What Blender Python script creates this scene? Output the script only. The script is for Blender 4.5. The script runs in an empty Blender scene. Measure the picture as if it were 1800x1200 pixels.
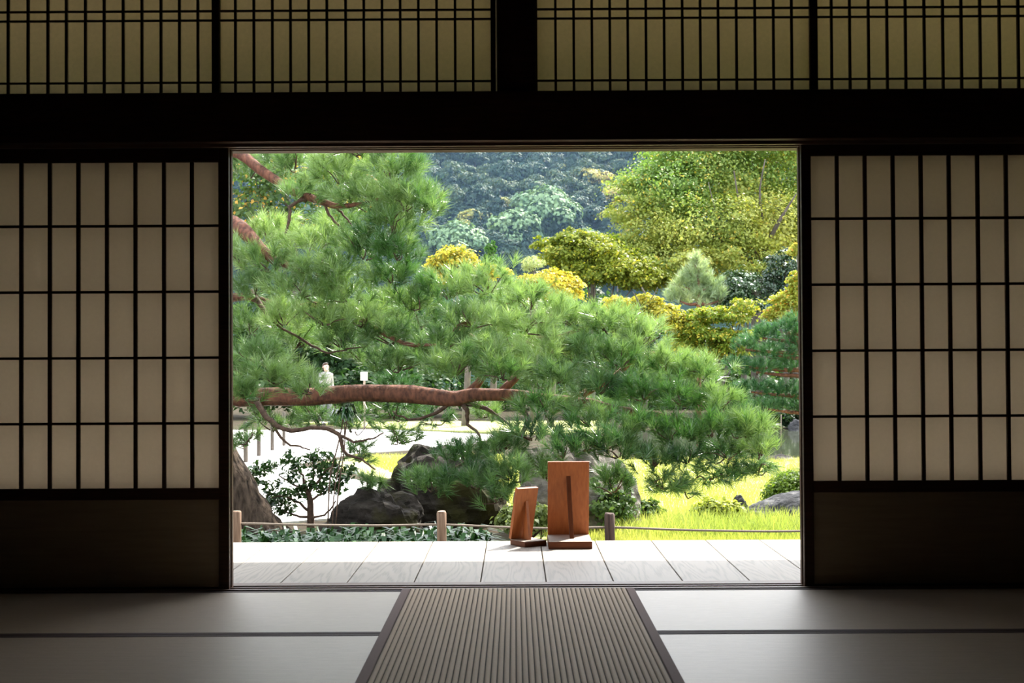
import bpy, bmesh, math, random
import numpy as np
from mathutils import Vector, Matrix

scene = bpy.context.scene
COL = scene.collection
rng = np.random.default_rng(7)
random.seed(7)

# ------------------------------------------------------------------ camera
F_PX = 2474.0
CAM = np.array([0.0, 0.0, 0.89])
PITCH = math.radians(1.0)
YAW = math.radians(0.10)
ROLL = math.radians(-0.30)
R = Matrix.Rotation(YAW, 3, 'Z') @ Matrix.Rotation(math.pi / 2 + PITCH, 3, 'X') @ Matrix.Rotation(ROLL, 3, 'Z')
RN = np.array(R)
cam_data = bpy.data.cameras.new('camera')
cam_data.sensor_width = 36.0
cam_data.lens = F_PX / 1800.0 * 36.0
cam_data.clip_end = 2000
cam_data.dof.use_dof = True
cam_data.dof.focus_distance = 10.0
cam_data.dof.aperture_fstop = 9.0
cam = bpy.data.objects.new('camera', cam_data)
cam.matrix_world = Matrix.Translation(Vector(CAM)) @ R.to_4x4()
COL.objects.link(cam)
scene.camera = cam

# ------------------------------------------------------------------ sky, sun, exposure
SUN_EL = math.radians(50)
SUN_AZ = math.radians(37)                 # from straight ahead (+Y) towards +X
world = bpy.data.worlds.new('world')
scene.world = world
world.use_nodes = True
wn = world.node_tree.nodes
wl = world.node_tree.links
bg = wn['Background']
sky = wn.new('ShaderNodeTexSky')
sky.sky_type = 'NISHITA'
sky.sun_disc = False
sky.sun_elevation = SUN_EL
sky.sun_rotation = SUN_AZ
sky.air_density = 1.0
sky.dust_density = 1.0
sky.ozone_density = 1.0
hs = wn.new('ShaderNodeHueSaturation')
hs.inputs['Saturation'].default_value = 0.25
wl.new(sky.outputs['Color'], hs.inputs['Color'])
wl.new(hs.outputs['Color'], bg.inputs['Color'])
bg.inputs['Strength'].default_value = 0.46

sun_data = bpy.data.lights.new('sun', 'SUN')
sun_data.energy = 5.2
sun_data.angle = math.radians(0.53)
sun_data.color = (1.0, 0.95, 0.86)
sun = bpy.data.objects.new('sun', sun_data)
sdir = Vector((-math.sin(SUN_AZ) * math.cos(SUN_EL), -math.cos(SUN_AZ) * math.cos(SUN_EL), -math.sin(SUN_EL)))
sun.rotation_euler = sdir.to_track_quat('-Z', 'Y').to_euler()
sun.location = (10, 10, 30)
COL.objects.link(sun)

scene.view_settings.view_transform = 'Standard'
scene.view_settings.look = 'None'
scene.view_settings.gamma = 1.0
scene.view_settings.use_curve_mapping = False
scene.view_settings.exposure = 1.18
scene.cycles.max_bounces = 8
scene.cycles.diffuse_bounces = 5
scene.cycles.glossy_bounces = 3
scene.cycles.transmission_bounces = 6
scene.cycles.transparent_max_bounces = 8
scene.cycles.volume_bounces = 0
scene.cycles.sample_clamp_indirect = 6.0
scene.cycles.use_denoising = True

GZ = -0.60          # garden ground level
DY = 5.69           # plane of the sliding doors
S = F_PX / DY


# ------------------------------------------------------------------ helpers
def at(px, py, Y):
    """world point seen at pixel px, py at depth Y"""
    v = RN @ np.array([(px - 900.0) / F_PX, -(py - 600.0) / F_PX, -1.0])
    return CAM + v * (Y / v[1])


def ground(px, py, z=GZ):
    v = RN @ np.array([(px - 900.0) / F_PX, -(py - 600.0) / F_PX, -1.0])
    return CAM + v * ((z - CAM[2]) / v[2])


def link(o, parent=None):
    COL.objects.link(o)
    if parent is not None:
        o.parent = parent
        o.matrix_parent_inverse = parent.matrix_basis.inverted()
    return o


def tag(o, label=None, cat=None, group=None, kind=None):
    if label: o['label'] = label
    if cat: o['category'] = cat
    if group: o['group'] = group
    if kind: o['kind'] = kind
    return o


def empty(name, loc=(0, 0, 0), rz=0.0):
    o = bpy.data.objects.new(name, None)
    o.location = loc
    o.rotation_euler = (0, 0, rz)
    o.empty_display_size = 0.1
    COL.objects.link(o)
    return o


def np_mesh(name, verts, faces, mat=None, parent=None, smooth=False, col=None, k=None):
    """verts (N,3); faces (M,k) of equal size"""
    verts = np.asarray(verts, dtype=np.float32)
    faces = np.asarray(faces, dtype=np.int32)
    k = faces.shape[1]
    me = bpy.data.meshes.new(name)
    me.vertices.add(len(verts))
    me.vertices.foreach_set('co', verts.ravel())
    me.loops.add(faces.size)
    me.loops.foreach_set('vertex_index', faces.ravel())
    me.polygons.add(len(faces))
    me.polygons.foreach_set('loop_start', np.arange(0, faces.size, k, dtype=np.int32))
    me.polygons.foreach_set('loop_total', np.full(len(faces), k, dtype=np.int32))
    if smooth:
        me.polygons.foreach_set('use_smooth', np.ones(len(faces), dtype=bool))
    if col is not None:
        a = me.attributes.new('tint', 'FLOAT_COLOR', 'POINT')
        c = np.ones((len(verts), 4), dtype=np.float32)
        c[:, :3] = col
        a.data.foreach_set('color', c.ravel())
    me.update(calc_edges=True)
    me.validate()
    if mat: me.materials.append(mat)
    o = bpy.data.objects.new(name, me)
    return link(o, parent)


class MB:
    """collects simple solids, builds ONE mesh object"""
    def __init__(self):
        self.v, self.f = [], []

    def box(self, x0, x1, y0, y1, z0, z1):
        n = len(self.v)
        self.v += [(x0, y0, z0), (x1, y0, z0), (x1, y1, z0), (x0, y1, z0), (x0, y0, z1), (x1, y0, z1), (x1, y1, z1), (x0, y1, z1)]
        for q in ((0, 3, 2, 1), (4, 5, 6, 7), (0, 1, 5, 4), (1, 2, 6, 5), (2, 3, 7, 6), (3, 0, 4, 7)):
            self.f.append(tuple(n + i for i in q))
        return self

    def hexa(self, pts):
        """8 corner points, lower four then upper four"""
        n = len(self.v)
        self.v += [tuple(p) for p in pts]
        for q in ((0, 3, 2, 1), (4, 5, 6, 7), (0, 1, 5, 4), (1, 2, 6, 5), (2, 3, 7, 6), (3, 0, 4, 7)):
            self.f.append(tuple(n + i for i in q))
        return self

    def prism_x(self, prof, x0, x1):
        """closed profile of (y,z) extruded along x"""
        n = len(self.v); m = len(prof)
        self.v += [(x0, p[0], p[1]) for p in prof] + [(x1, p[0], p[1]) for p in prof]
        for i in range(m):
            j = (i + 1) % m
            self.f.append((n + i, n + j, n + m + j, n + m + i))
        self.f.append(tuple(n + i for i in reversed(range(m))))
        self.f.append(tuple(n + m + i for i in range(m)))
        return self

    def prism_y(self, prof, y0, y1):
        """closed profile of (x,z) extruded along y"""
        n = len(self.v); m = len(prof)
        self.v += [(p[0], y0, p[1]) for p in prof] + [(p[0], y1, p[1]) for p in prof]
        for i in range(m):
            j = (i + 1) % m
            self.f.append((n + i, n + m + i, n + m + j, n + j))
        self.f.append(tuple(n + i for i in range(m)))
        self.f.append(tuple(n + m + i for i in reversed(range(m))))
        return self

    def tube(self, pts, radii, seg=8, jitter=0.0):
        pts = np.asarray(pts, float)
        radii = np.asarray(radii, float)
        n0 = len(self.v)
        tang = np.gradient(pts, axis=0)
        tang /= np.linalg.norm(tang, axis=1)[:, None] + 1e-9
        ref = np.array([0.13, 0.21, 0.97])
        if abs(tang[0] @ ref) > 0.9: ref = np.array([0.97, 0.2, 0.1])
        a = np.cross(tang[0], ref); a /= np.linalg.norm(a)
        for p, t, r in zip(pts, tang, radii):
            a = a - t * (a @ t); a /= np.linalg.norm(a) + 1e-9
            b = np.cross(t, a)
            for k in range(seg):
                an = 2 * math.pi * k / seg
                rr = r * (1 + jitter * rng.uniform(-1, 1))
                self.v.append(tuple(p + (a * math.cos(an) + b * math.sin(an)) * rr))
        for i in range(len(pts) - 1):
            for k in range(seg):
                k2 = (k + 1) % seg
                self.f.append((n0 + i * seg + k, n0 + i * seg + k2, n0 + (i + 1) * seg + k2, n0 + (i + 1) * seg + k))
        self.f.append(tuple(n0 + k for k in reversed(range(seg))))
        e = n0 + (len(pts) - 1) * seg
        self.f.append(tuple(e + k for k in range(seg)))
        return self

    def build(self, name, mat, parent=None, smooth=False, bevel=0.0, offset=None):
        me = bpy.data.meshes.new(name)
        v = self.v
        me.from_pydata(v, [], self.f)
        if smooth:
            me.polygons.foreach_set('use_smooth', np.ones(len(me.polygons), dtype=bool))
        me.update()
        if mat: me.materials.append(mat)
        o = bpy.data.objects.new(name, me)
        link(o, parent)
        if bevel:
            b = o.modifiers.new('bevel', 'BEVEL')
            b.width = bevel; b.segments = 2; b.limit_method = 'ANGLE'
        return o


def spline(pts, n):
    """Catmull-Rom through pts (any dimension) resampled to n points"""
    P = np.asarray(pts, float)
    P = np.vstack([2 * P[0] - P[1], P, 2 * P[-1] - P[-2]])
    m = len(P) - 3
    out = []
    for t in np.linspace(0, m, n):
        i = min(int(t), m - 1); u = t - i
        a, b, c, d = P[i], P[i + 1], P[i + 2], P[i + 3]
        out.append(0.5 * ((2 * b) + (c - a) * u + (2 * a - 5 * b + 4 * c - d) * u * u + (3 * b - a - 3 * c + d) * u ** 3))
    return np.array(out)


# ------------------------------------------------------------------ materials
def new_mat(name):
    m = bpy.data.materials.new(name)
    m.use_nodes = True
    n = m.node_tree.nodes; l = m.node_tree.links
    return m, n, l, n['Principled BSDF'], n['Material Output']


def ramp(n, stops):
    r = n.new('ShaderNodeValToRGB')
    el = r.color_ramp.elements
    el[0].position, el[0].color = stops[0][0], (*stops[0][1], 1)
    el[1].position, el[1].color = stops[-1][0], (*stops[-1][1], 1)
    for p, c in stops[1:-1]:
        e = el.new(p); e.color = (*c, 1)
    return r


def noise_mat(name, c1, c2, scale=(1, 1, 1), nscale=5.0, detail=6, rough=0.6, bump=0.0, bump_dist=0.01, spec=0.5, c3=None, distortion=0.0):
    m, n, l, b, out = new_mat(name)
    tc = n.new('ShaderNodeTexCoord')
    mp = n.new('ShaderNodeMapping'); mp.inputs['Scale'].default_value = scale
    nz = n.new('ShaderNodeTexNoise'); nz.inputs['Scale'].default_value = nscale; nz.inputs['Detail'].default_value = detail
    nz.inputs['Distortion'].default_value = distortion
    stops = [(0.32, c1), (0.68, c2)] if c3 is None else [(0.3, c1), (0.52, c2), (0.7, c3)]
    r = ramp(n, stops)
    l.new(tc.outputs['Object'], mp.inputs['Vector']); l.new(mp.outputs['Vector'], nz.inputs['Vector'])
    l.new(nz.outputs['Fac'], r.inputs['Fac']); l.new(r.outputs['Color'], b.inputs['Base Color'])
    b.inputs['Roughness'].default_value = rough
    b.inputs['Specular IOR Level'].default_value = spec
    if bump:
        bp = n.new('ShaderNodeBump'); bp.inputs['Strength'].default_value = bump; bp.inputs['Distance'].default_value = bump_dist
        l.new(nz.outputs['Fac'], bp.inputs['Height']); l.new(bp.outputs['Normal'], b.inputs['Normal'])
    return m


def leaf_mat(name, trans=0.4, rough=0.45, spec=0.4, tcol=(1.0, 1.0, 0.55), gain=1.0):
    """foliage: tint attribute as colour, part of the light passes through the leaf"""
    m, n, l, b, out = new_mat(name)
    at_ = n.new('ShaderNodeAttribute'); at_.attribute_name = 'tint'
    l.new(at_.outputs['Color'], b.inputs['Base Color'])
    b.inputs['Roughness'].default_value = rough
    b.inputs['Specular IOR Level'].default_value = spec
    mul = n.new('ShaderNodeMix'); mul.data_type = 'RGBA'; mul.blend_type = 'MULTIPLY'; mul.inputs['Factor'].default_value = 1.0
    l.new(at_.outputs['Color'], mul.inputs['A']); mul.inputs['B'].default_value = (*[c * gain for c in tcol], 1)
    t = n.new('ShaderNodeBsdfTranslucent'); l.new(mul.outputs['Result'], t.inputs['Color'])
    mx = n.new('ShaderNodeMixShader'); mx.inputs['Fac'].default_value = trans
    l.new(b.outputs['BSDF'], mx.inputs[1]); l.new(t.outputs['BSDF'], mx.inputs[2]); l.new(mx.outputs['Shader'], out.inputs['Surface'])
    return m


def paper_mat(name, col, trans=0.75, fibre=0.06):
    m, n, l, b, out = new_mat(name)
    tc = n.new('ShaderNodeTexCoord')
    nz = n.new('ShaderNodeTexNoise'); nz.inputs['Scale'].default_value = 60; nz.inputs['Detail'].default_value = 8
    nz.inputs['Roughness'].default_value = 0.75
    r = ramp(n, [(0.3, tuple(c * (1 - fibre) for c in col)), (0.7, tuple(min(1, c * (1 + fibre)) for c in col))])
    l.new(tc.outputs['Generated'], nz.inputs['Vector']); l.new(nz.outputs['Fac'], r.inputs['Fac'])
    l.new(tc.outputs['Object'], nz.inputs['Vector'])
    d = n.new('ShaderNodeBsdfDiffuse'); t = n.new('ShaderNodeBsdfTranslucent')
    l.new(r.outputs['Color'], d.inputs['Color']); l.new(r.outputs['Color'], t.inputs['Color'])
    mx = n.new('ShaderNodeMixShader'); mx.inputs['Fac'].default_value = trans
    l.new(d.outputs['BSDF'], mx.inputs[1]); l.new(t.outputs['BSDF'], mx.inputs[2]); l.new(mx.outputs['Shader'], out.inputs['Surface'])
    return m


def tatami_mat_mat():
    m, n, l, b, out = new_mat('tatami_straw')
    tc = n.new('ShaderNodeTexCoord')
    sp = n.new('ShaderNodeSeparateXYZ'); l.new(tc.outputs['Object'], sp.inputs['Vector'])
    w = n.new('ShaderNodeTexWave'); w.wave_type = 'BANDS'; w.bands_direction = 'Y'
    w.inputs['Scale'].default_value = 17.0; w.inputs['Distortion'].default_value = 0.25; w.inputs['Detail'].default_value = 2
    w.inputs['Detail Scale'].default_value = 3
    l.new(tc.outputs['Object'], w.inputs['Vector'])
    mp = n.new('ShaderNodeMapping'); mp.inputs['Scale'].default_value = (6, 60, 1)
    nz = n.new('ShaderNodeTexNoise'); nz.inputs['Scale'].default_value = 3; nz.inputs['Detail'].default_value = 6
    l.new(tc.outputs['Object'], mp.inputs['Vector']); l.new(mp.outputs['Vector'], nz.inputs['Vector'])
    r = ramp(n, [(0.3, (0.50, 0.415, 0.325)), (0.7, (0.60, 0.51, 0.41))])
    l.new(nz.outputs['Fac'], r.inputs['Fac'])
    r2 = ramp(n, [(0.0, (0.72, 0.71, 0.70)), (0.5, (1, 1, 1))])
    l.new(w.outputs['Fac'], r2.inputs['Fac'])
    mul = n.new('ShaderNodeMix'); mul.data_type = 'RGBA'; mul.blend_type = 'MULTIPLY'; mul.inputs['Factor'].default_value = 1.0
    l.new(r.outputs['Color'], mul.inputs['A']); l.new(r2.outputs['Color'], mul.inputs['B'])
    l.new(mul.outputs['Result'], b.inputs['Base Color'])
    b.inputs['Roughness'].default_value = 0.46
    b.inputs['IOR'].default_value = 2.0
    b.inputs['Specular Tint'].default_value = (1.0, 0.955, 0.89, 1)
    b.inputs['Specular IOR Level'].default_value = 0.5
    bp = n.new('ShaderNodeBump'); bp.inputs['Strength'].default_value = 0.35; bp.inputs['Distance'].default_value = 0.002
    l.new(w.outputs['Fac'], bp.inputs['Height']); l.new(bp.outputs['Normal'], b.inputs['Normal'])
    return m


def plank_wood(name, c1, c2, seed=0.0, rough=0.55):
    """plain-sawn board: long rings stretched along the board (Y)"""
    m, n, l, b, out = new_mat(name)
    tc = n.new('ShaderNodeTexCoord')
    oi = n.new('ShaderNodeObjectInfo')
    add = n.new('ShaderNodeVectorMath'); add.operation = 'ADD'
    mulv = n.new('ShaderNodeVectorMath'); mulv.operation = 'SCALE'; mulv.inputs['Scale'].default_value = 13.0
    cmb = n.new('ShaderNodeCombineXYZ')
    for a in ('X', 'Y', 'Z'): l.new(oi.outputs['Random'], cmb.inputs[a])
    l.new(cmb.outputs['Vector'], mulv.inputs[0])
    l.new(tc.outputs['Object'], add.inputs[0]); l.new(mulv.outputs['Vector'], add.inputs[1])
    mp = n.new('ShaderNodeMapping'); mp.inputs['Scale'].default_value = (4.6, 0.42, 1)
    l.new(add.outputs['Vector'], mp.inputs['Vector'])
    nz = n.new('ShaderNodeTexNoise'); nz.inputs['Scale'].default_value = 1.6; nz.inputs['Detail'].default_value = 1.5
    l.new(mp.outputs['Vector'], nz.inputs['Vector'])
    mt = n.new('ShaderNodeMath'); mt.operation = 'MULTIPLY'; mt.inputs[1].default_value = 100.0
    sn = n.new('ShaderNodeMath'); sn.operation = 'SINE'
    l.new(nz.outputs['Fac'], mt.inputs[0]); l.new(mt.outputs['Value'], sn.inputs[0])
    mp2 = n.new('ShaderNodeMapping'); mp2.inputs['Scale'].default_value = (90, 4, 1)
    nz2 = n.new('ShaderNodeTexNoise'); nz2.inputs['Scale'].default_value = 2; nz2.inputs['Detail'].default_value = 4
    l.new(add.outputs['Vector'], mp2.inputs['Vector']); l.new(mp2.outputs['Vector'], nz2.inputs['Vector'])
    ma = n.new('ShaderNodeMath'); ma.operation = 'MULTIPLY_ADD'; ma.inputs[1].default_value = 0.22
    l.new(sn.outputs['Value'], ma.inputs[0]); l.new(nz2.outputs['Fac'], ma.inputs[2])
    r = ramp(n, [(0.18, c1), (0.55, c2)])
    l.new(ma.outputs['Value'], r.inputs['Fac']); l.new(r.outputs['Color'], b.inputs['Base Color'])
    b.inputs['Roughness'].default_value = rough
    bp = n.new('ShaderNodeBump'); bp.inputs['Strength'].default_value = 0.2; bp.inputs['Distance'].default_value = 0.001
    l.new(ma.outputs['Value'], bp.inputs['Height']); l.new(bp.outputs['Normal'], b.inputs['Normal'])
    return m


M = {}
M['dark_wood'] = noise_mat('dark_wood', (0.045, 0.017, 0.008), (0.075, 0.031, 0.015), (2, 2, 30), 4, rough=0.5, spec=0.3)
M['dark_wood_h'] = noise_mat('dark_wood_h', (0.045, 0.017, 0.008), (0.075, 0.031, 0.015), (2, 30, 30), 4, rough=0.5, spec=0.3)
M['track_wood'] = noise_mat('track_wood', (0.15, 0.085, 0.055), (0.23, 0.14, 0.095), (2, 30, 30), 4, rough=0.5)
M['lit_edge_wood'] = noise_mat('lit_edge_wood', (0.10, 0.042, 0.020), (0.15, 0.065, 0.032), (2, 2, 30), 4, rough=0.5)
M['paper'] = paper_mat('shoji_paper', (0.73, 0.64, 0.52), 0.59, 0.03)
M['paper_old'] = paper_mat('aged_paper', (0.69, 0.535, 0.325), 0.60, 0.07)
M['skirt'] = noise_mat('skirt_board', (0.36, 0.27, 0.17), (0.42, 0.32, 0.20), (1, 1, 12), 5, rough=0.6)
M['plaster'] = noise_mat('plaster', (0.045, 0.036, 0.026), (0.06, 0.05, 0.036), (1, 1, 1), 12, rough=0.9)
M['ceil'] = noise_mat('ceiling_board', (0.03, 0.018, 0.011), (0.05, 0.03, 0.018), (20, 1, 1), 3, rough=0.7)
M['tatami'] = tatami_mat_mat()
M['heri'] = noise_mat('cloth_border', (0.055, 0.030, 0.030), (0.085, 0.05, 0.05), (1, 1, 1), 200, rough=0.8)
M['runner_rib'] = noise_mat('runner_rib', (0.46, 0.345, 0.22), (0.62, 0.475, 0.325), (6, 60, 1), 6, rough=0.75, bump=0.4, bump_dist=0.002)
M['runner_base'] = noise_mat('runner_base', (0.035, 0.024, 0.016), (0.06, 0.04, 0.028), (1, 1, 1), 60, rough=0.9)
M['runner_border'] = noise_mat('runner_border', (0.17, 0.10, 0.085), (0.22, 0.14, 0.12), (30, 200, 1), 4, rough=0.85)
M['veranda'] = plank_wood('veranda_wood', (0.34, 0.305, 0.26), (0.46, 0.41, 0.35))
M['sign_wood'] = noise_mat('sign_wood', (0.30, 0.085, 0.020), (0.40, 0.125, 0.033), (30, 30, 2), 3, rough=0.45, spec=0.3)
M['sign_base'] = noise_mat('sign_base_wood', (0.11, 0.030, 0.010), (0.17, 0.052, 0.018), (3, 30, 30), 3, rough=0.5, spec=0.2)
M['sign_pale'] = noise_mat('pale_wood', (0.44, 0.37, 0.31), (0.54, 0.46, 0.39), (3, 30, 30), 3, rough=0.6)
M['sign_strut'] = noise_mat('sign_strut_wood', (0.11, 0.032, 0.013), (0.16, 0.050, 0.020), (30, 30, 2), 3, rough=0.4)
M['sign_front'] = noise_mat('sign_face', (0.70, 0.66, 0.58), (0.78, 0.74, 0.66), (1, 1, 1), 20, rough=0.6)
M['post_wood'] = noise_mat('post_wood', (0.20, 0.12, 0.075), (0.38, 0.25, 0.165), (40, 40, 3), 2, rough=0.8, bump=0.6, bump_dist=0.004)
M['post_dark'] = noise_mat('post_dark', (0.045, 0.026, 0.020), (0.13, 0.075, 0.055), (40, 40, 3), 2, rough=0.75, bump=0.6, bump_dist=0.004)
M['rope'] = noise_mat('rope', (0.20, 0.16, 0.12), (0.34, 0.28, 0.22), (60, 60, 60), 3, rough=0.9)
M['soil'] = noise_mat('soil', (0.025, 0.02, 0.014), (0.055, 0.042, 0.026), (1, 1, 1), 3, rough=1.0, spec=0.1, c3=(0.04, 0.05, 0.02), bump=0.5, bump_dist=0.02)
M['gravel'] = noise_mat('white_gravel', (0.60, 0.58, 0.54), (0.82, 0.80, 0.76), (1, 1, 1), 25, rough=0.9, bump=0.5, bump_dist=0.01)
M['lawn'] = noise_mat('lawn', (0.36, 0.40, 0.11), (0.50, 0.51, 0.18), (1, 1, 1), 2.2, rough=0.9, detail=10)
M['bark'] = noise_mat('pine_bark', (0.075, 0.030, 0.020), (0.24, 0.095, 0.055), (14, 14, 6), 2.2, rough=0.85, bump=1.0, bump_dist=0.012)
M['bark_grey'] = noise_mat('old_bark', (0.012, 0.009, 0.007), (0.13, 0.095, 0.07), (9, 9, 2.2), 2.5, rough=0.95, spec=0.1, bump=1.0, bump_dist=0.04)
M['twig'] = noise_mat('twig_bark', (0.05, 0.028, 0.018), (0.13, 0.075, 0.05), (10, 10, 10), 4, rough=0.85)
M['trunk'] = noise_mat('grey_trunk', (0.05, 0.042, 0.034), (0.12, 0.10, 0.085), (3, 3, 1), 3, rough=0.9)
M['needle'] = leaf_mat('pine_needle', 0.36, 0.24, 1.0, (1.0, 1.0, 0.5), 1.15)
M['leaf'] = leaf_mat('broad_leaf', 0.45, 0.5, 0.35, (1.0, 1.0, 0.5), 1.2)
M['gloss'] = leaf_mat('glossy_leaf', 0.15, 0.22, 0.8, (0.9, 1.0, 0.5))
M['far_leaf'] = leaf_mat('hill_leaf', 0.25, 0.6, 0.2, (1.0, 1.0, 0.6))
M['grass'] = leaf_mat('grass_blade', 0.45, 0.5, 0.3, (1.0, 1.0, 0.5), 1.2)
M['hill'] = noise_mat('hillside_soil', (0.012, 0.026, 0.02), (0.022, 0.04, 0.028), (1, 1, 1), 0.15, rough=1.0, spec=0.0)


def rock_mat(name, c1, c2, c3, moss=None):
    m, n, l, b, out = new_mat(name)
    tc = n.new('ShaderNodeTexCoord')
    nz = n.new('ShaderNodeTexNoise'); nz.inputs['Scale'].default_value = 3.5; nz.inputs['Detail'].default_value = 12; nz.inputs['Roughness'].default_value = 0.7
    mp = n.new('ShaderNodeMapping'); mp.inputs['Scale'].default_value = (1, 1, 2.2); mp.inputs['Rotation'].default_value = (0.3, 0.6, 0)
    l.new(tc.outputs['Object'], mp.inputs['Vector']); l.new(mp.outputs['Vector'], nz.inputs['Vector'])
    r = ramp(n, [(0.35, c1), (0.52, c2), (0.68, c3)])
    l.new(nz.outputs['Fac'], r.inputs['Fac'])
    col = r.outputs['Color']
    if moss:
        nm = n.new('ShaderNodeTexNoise'); nm.inputs['Scale'].default_value = 2.0; nm.inputs['Detail'].default_value = 8
        l.new(tc.outputs['Object'], nm.inputs['Vector'])
        rm = ramp(n, [(0.52, (0, 0, 0)), (0.62, (1, 1, 1))])
        l.new(nm.outputs['Fac'], rm.inputs['Fac'])
        mix = n.new('ShaderNodeMix'); mix.data_type = 'RGBA'
        l.new(rm.outputs['Color'], mix.inputs['Factor']); l.new(col, mix.inputs['A']); mix.inputs['B'].default_value = (*moss, 1)
        col = mix.outputs['Result']
    l.new(col, b.inputs['Base Color'])
    b.inputs['Roughness'].default_value = 0.9
    b.inputs['Specular IOR Level'].default_value = 0.12
    bp = n.new('ShaderNodeBump'); bp.inputs['Strength'].default_value = 0.9; bp.inputs['Distance'].default_value = 0.04
    l.new(nz.outputs['Fac'], bp.inputs['Height']); l.new(bp.outputs['Normal'], b.inputs['Normal'])
    return m


M['rock_dark'] = rock_mat('mossy_rock', (0.014, 0.012, 0.010), (0.038, 0.032, 0.027), (0.085, 0.074, 0.064), (0.045, 0.042, 0.015))
M['rock_grey'] = rock_mat('grey_rock', (0.025, 0.025, 0.027), (0.08, 0.08, 0.084), (0.26, 0.25, 0.24))
M['rock_pale'] = rock_mat('pale_rock', (0.07, 0.062, 0.055), (0.19, 0.17, 0.15), (0.40, 0.37, 0.33))


def water_mat():
    m, n, l, b, out = new_mat('pond_water')
    b.inputs['Base Color'].default_value = (0.06, 0.07, 0.045, 1)
    b.inputs['Roughness'].default_value = 0.06
    b.inputs['IOR'].default_value = 1.33
    nz = n.new('ShaderNodeTexNoise'); nz.inputs['Scale'].default_value = 1.5; nz.inputs['Detail'].default_value = 3
    tc = n.new('ShaderNodeTexCoord'); l.new(tc.outputs['Object'], nz.inputs['Vector'])
    bp = n.new('ShaderNodeBump'); bp.inputs['Strength'].default_value = 0.15; bp.inputs['Distance'].default_value = 0.02
    l.new(nz.outputs['Fac'], bp.inputs['Height']); l.new(bp.outputs['Normal'], b.inputs['Normal'])
    return m


M['water'] = water_mat()


# ------------------------------------------------------------------ the room
def X(px): return (px - 905.0) / S            # door plane
def Z(py): return 0.89 - (py - 643.0) / S


XL, XR, YB = -3.4, 3.4, -3.6
CEIL = 2.95
tag(MB().box(XL, XR, YB, 5.60, -0.12, -0.055).build('floor', M['dark_wood_h']), kind='structure')
tag(MB().box(XL, XR, YB, 5.75, CEIL, CEIL + 0.06).build('ceiling', M['ceil']), kind='structure')
tag(MB().box(XL - 0.1, XL, YB, 5.75, -0.1, CEIL).build('wall_left', M['plaster']), kind='structure')
tag(MB().box(XR, XR + 0.1, YB, 5.75, -0.1, CEIL).build('wall_right', M['plaster']), kind='structure')
tag(MB().box(XL, XR, YB - 0.1, YB, -0.1, CEIL).build('wall_back', M['plaster']), kind='structure')
# wall with the doorway: plaster pieces beyond the bays, then the posts and beams
BAY_L, BAY_R = X(-95), X(1915)
wf = MB()
wf.box(XL, BAY_L - 0.12, 5.62, 5.75, -0.05, CEIL)
wf.box(BAY_R + 0.12, XR, 5.62, 5.75, -0.05, CEIL)
wf.box(BAY_L - 0.12, BAY_R + 0.12, 5.64, 5.75, 2.70, CEIL)
tag(wf.build('wall_front', M['plaster']), kind='structure')
tag(MB().box(BAY_L - 0.12, BAY_L, 5.58, 5.78, 0, CEIL).build('column', M['dark_wood'], bevel=0.004), kind='structure')
tag(MB().box(BAY_R, BAY_R + 0.12, 5.58, 5.78, 0, CEIL).build('column', M['dark_wood'], bevel=0.004), kind='structure')
# grooved threshold and grooved head track
def track(z0, z1, up, y0=5.625, y1=5.80):
    g = []   # profile y,z ; two grooves
    zt = z1 if up else z0
    zb = z0 if up else z1
    d = -0.006 if up else 0.012
    ys = [y0, 5.648, 5.648, 5.682, 5.682, 5.697, 5.697, 5.731, 5.731, y1]
    zs = [0, 0, d, d, 0, 0, d, d, 0, 0]
    prof = [(y, zt + z) for y, z in zip(ys, zs)] + [(y1, zb), (y0, zb)]
    return prof
tag(MB().prism_x(track(-0.06, 0.004, True), BAY_L, BAY_R).build('trim_1', M['track_wood']), kind='structure')
LZ = Z(259)
tag(MB().prism_x(track(LZ, LZ + 0.05, False), BAY_L, BAY_R).build('trim_2', M['track_wood']), kind='structure')
tag(MB().box(BAY_L - 0.12, BAY_R + 0.12, 5.57, 5.624, LZ + 0.012, Z(168)).build('beam', M['dark_wood_h'], bevel=0.004), kind='structure')
tag(MB().box(BAY_L, BAY_R, 5.626, 5.80, LZ + 0.051, Z(168) - 0.01).build('beam', M['dark_wood_h']), kind='structure')
tag(MB().box(BAY_L, BAY_R, 5.60, 5.76, Z(168) + 0.62, Z(168) + 0.72).build('beam', M['dark_wood_h'], bevel=0.004), kind='structure')
tag(MB().box(X(877), X(944), 5.60, 5.74, Z(168) + 0.001, Z(168) + 0.619).build('column', M['dark_wood'], bevel=0.004), kind='structure')


def box_obj(name, x0, x1, y0, y1, z0, z1, mat, parent, bevel=0.0):
    return MB().box(x0, x1, y0, y1, z0, z1).build(name, mat, parent, bevel=bevel)


def pane(x0, x1, y, z0, z1, mat, parent):
    me_v = [(x0, y, z0), (x1, y, z0), (x1, y, z1), (x0, y, z1)]
    return np_mesh('paper_pane', me_v, [(0, 1, 2, 3)], mat, parent)


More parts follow.
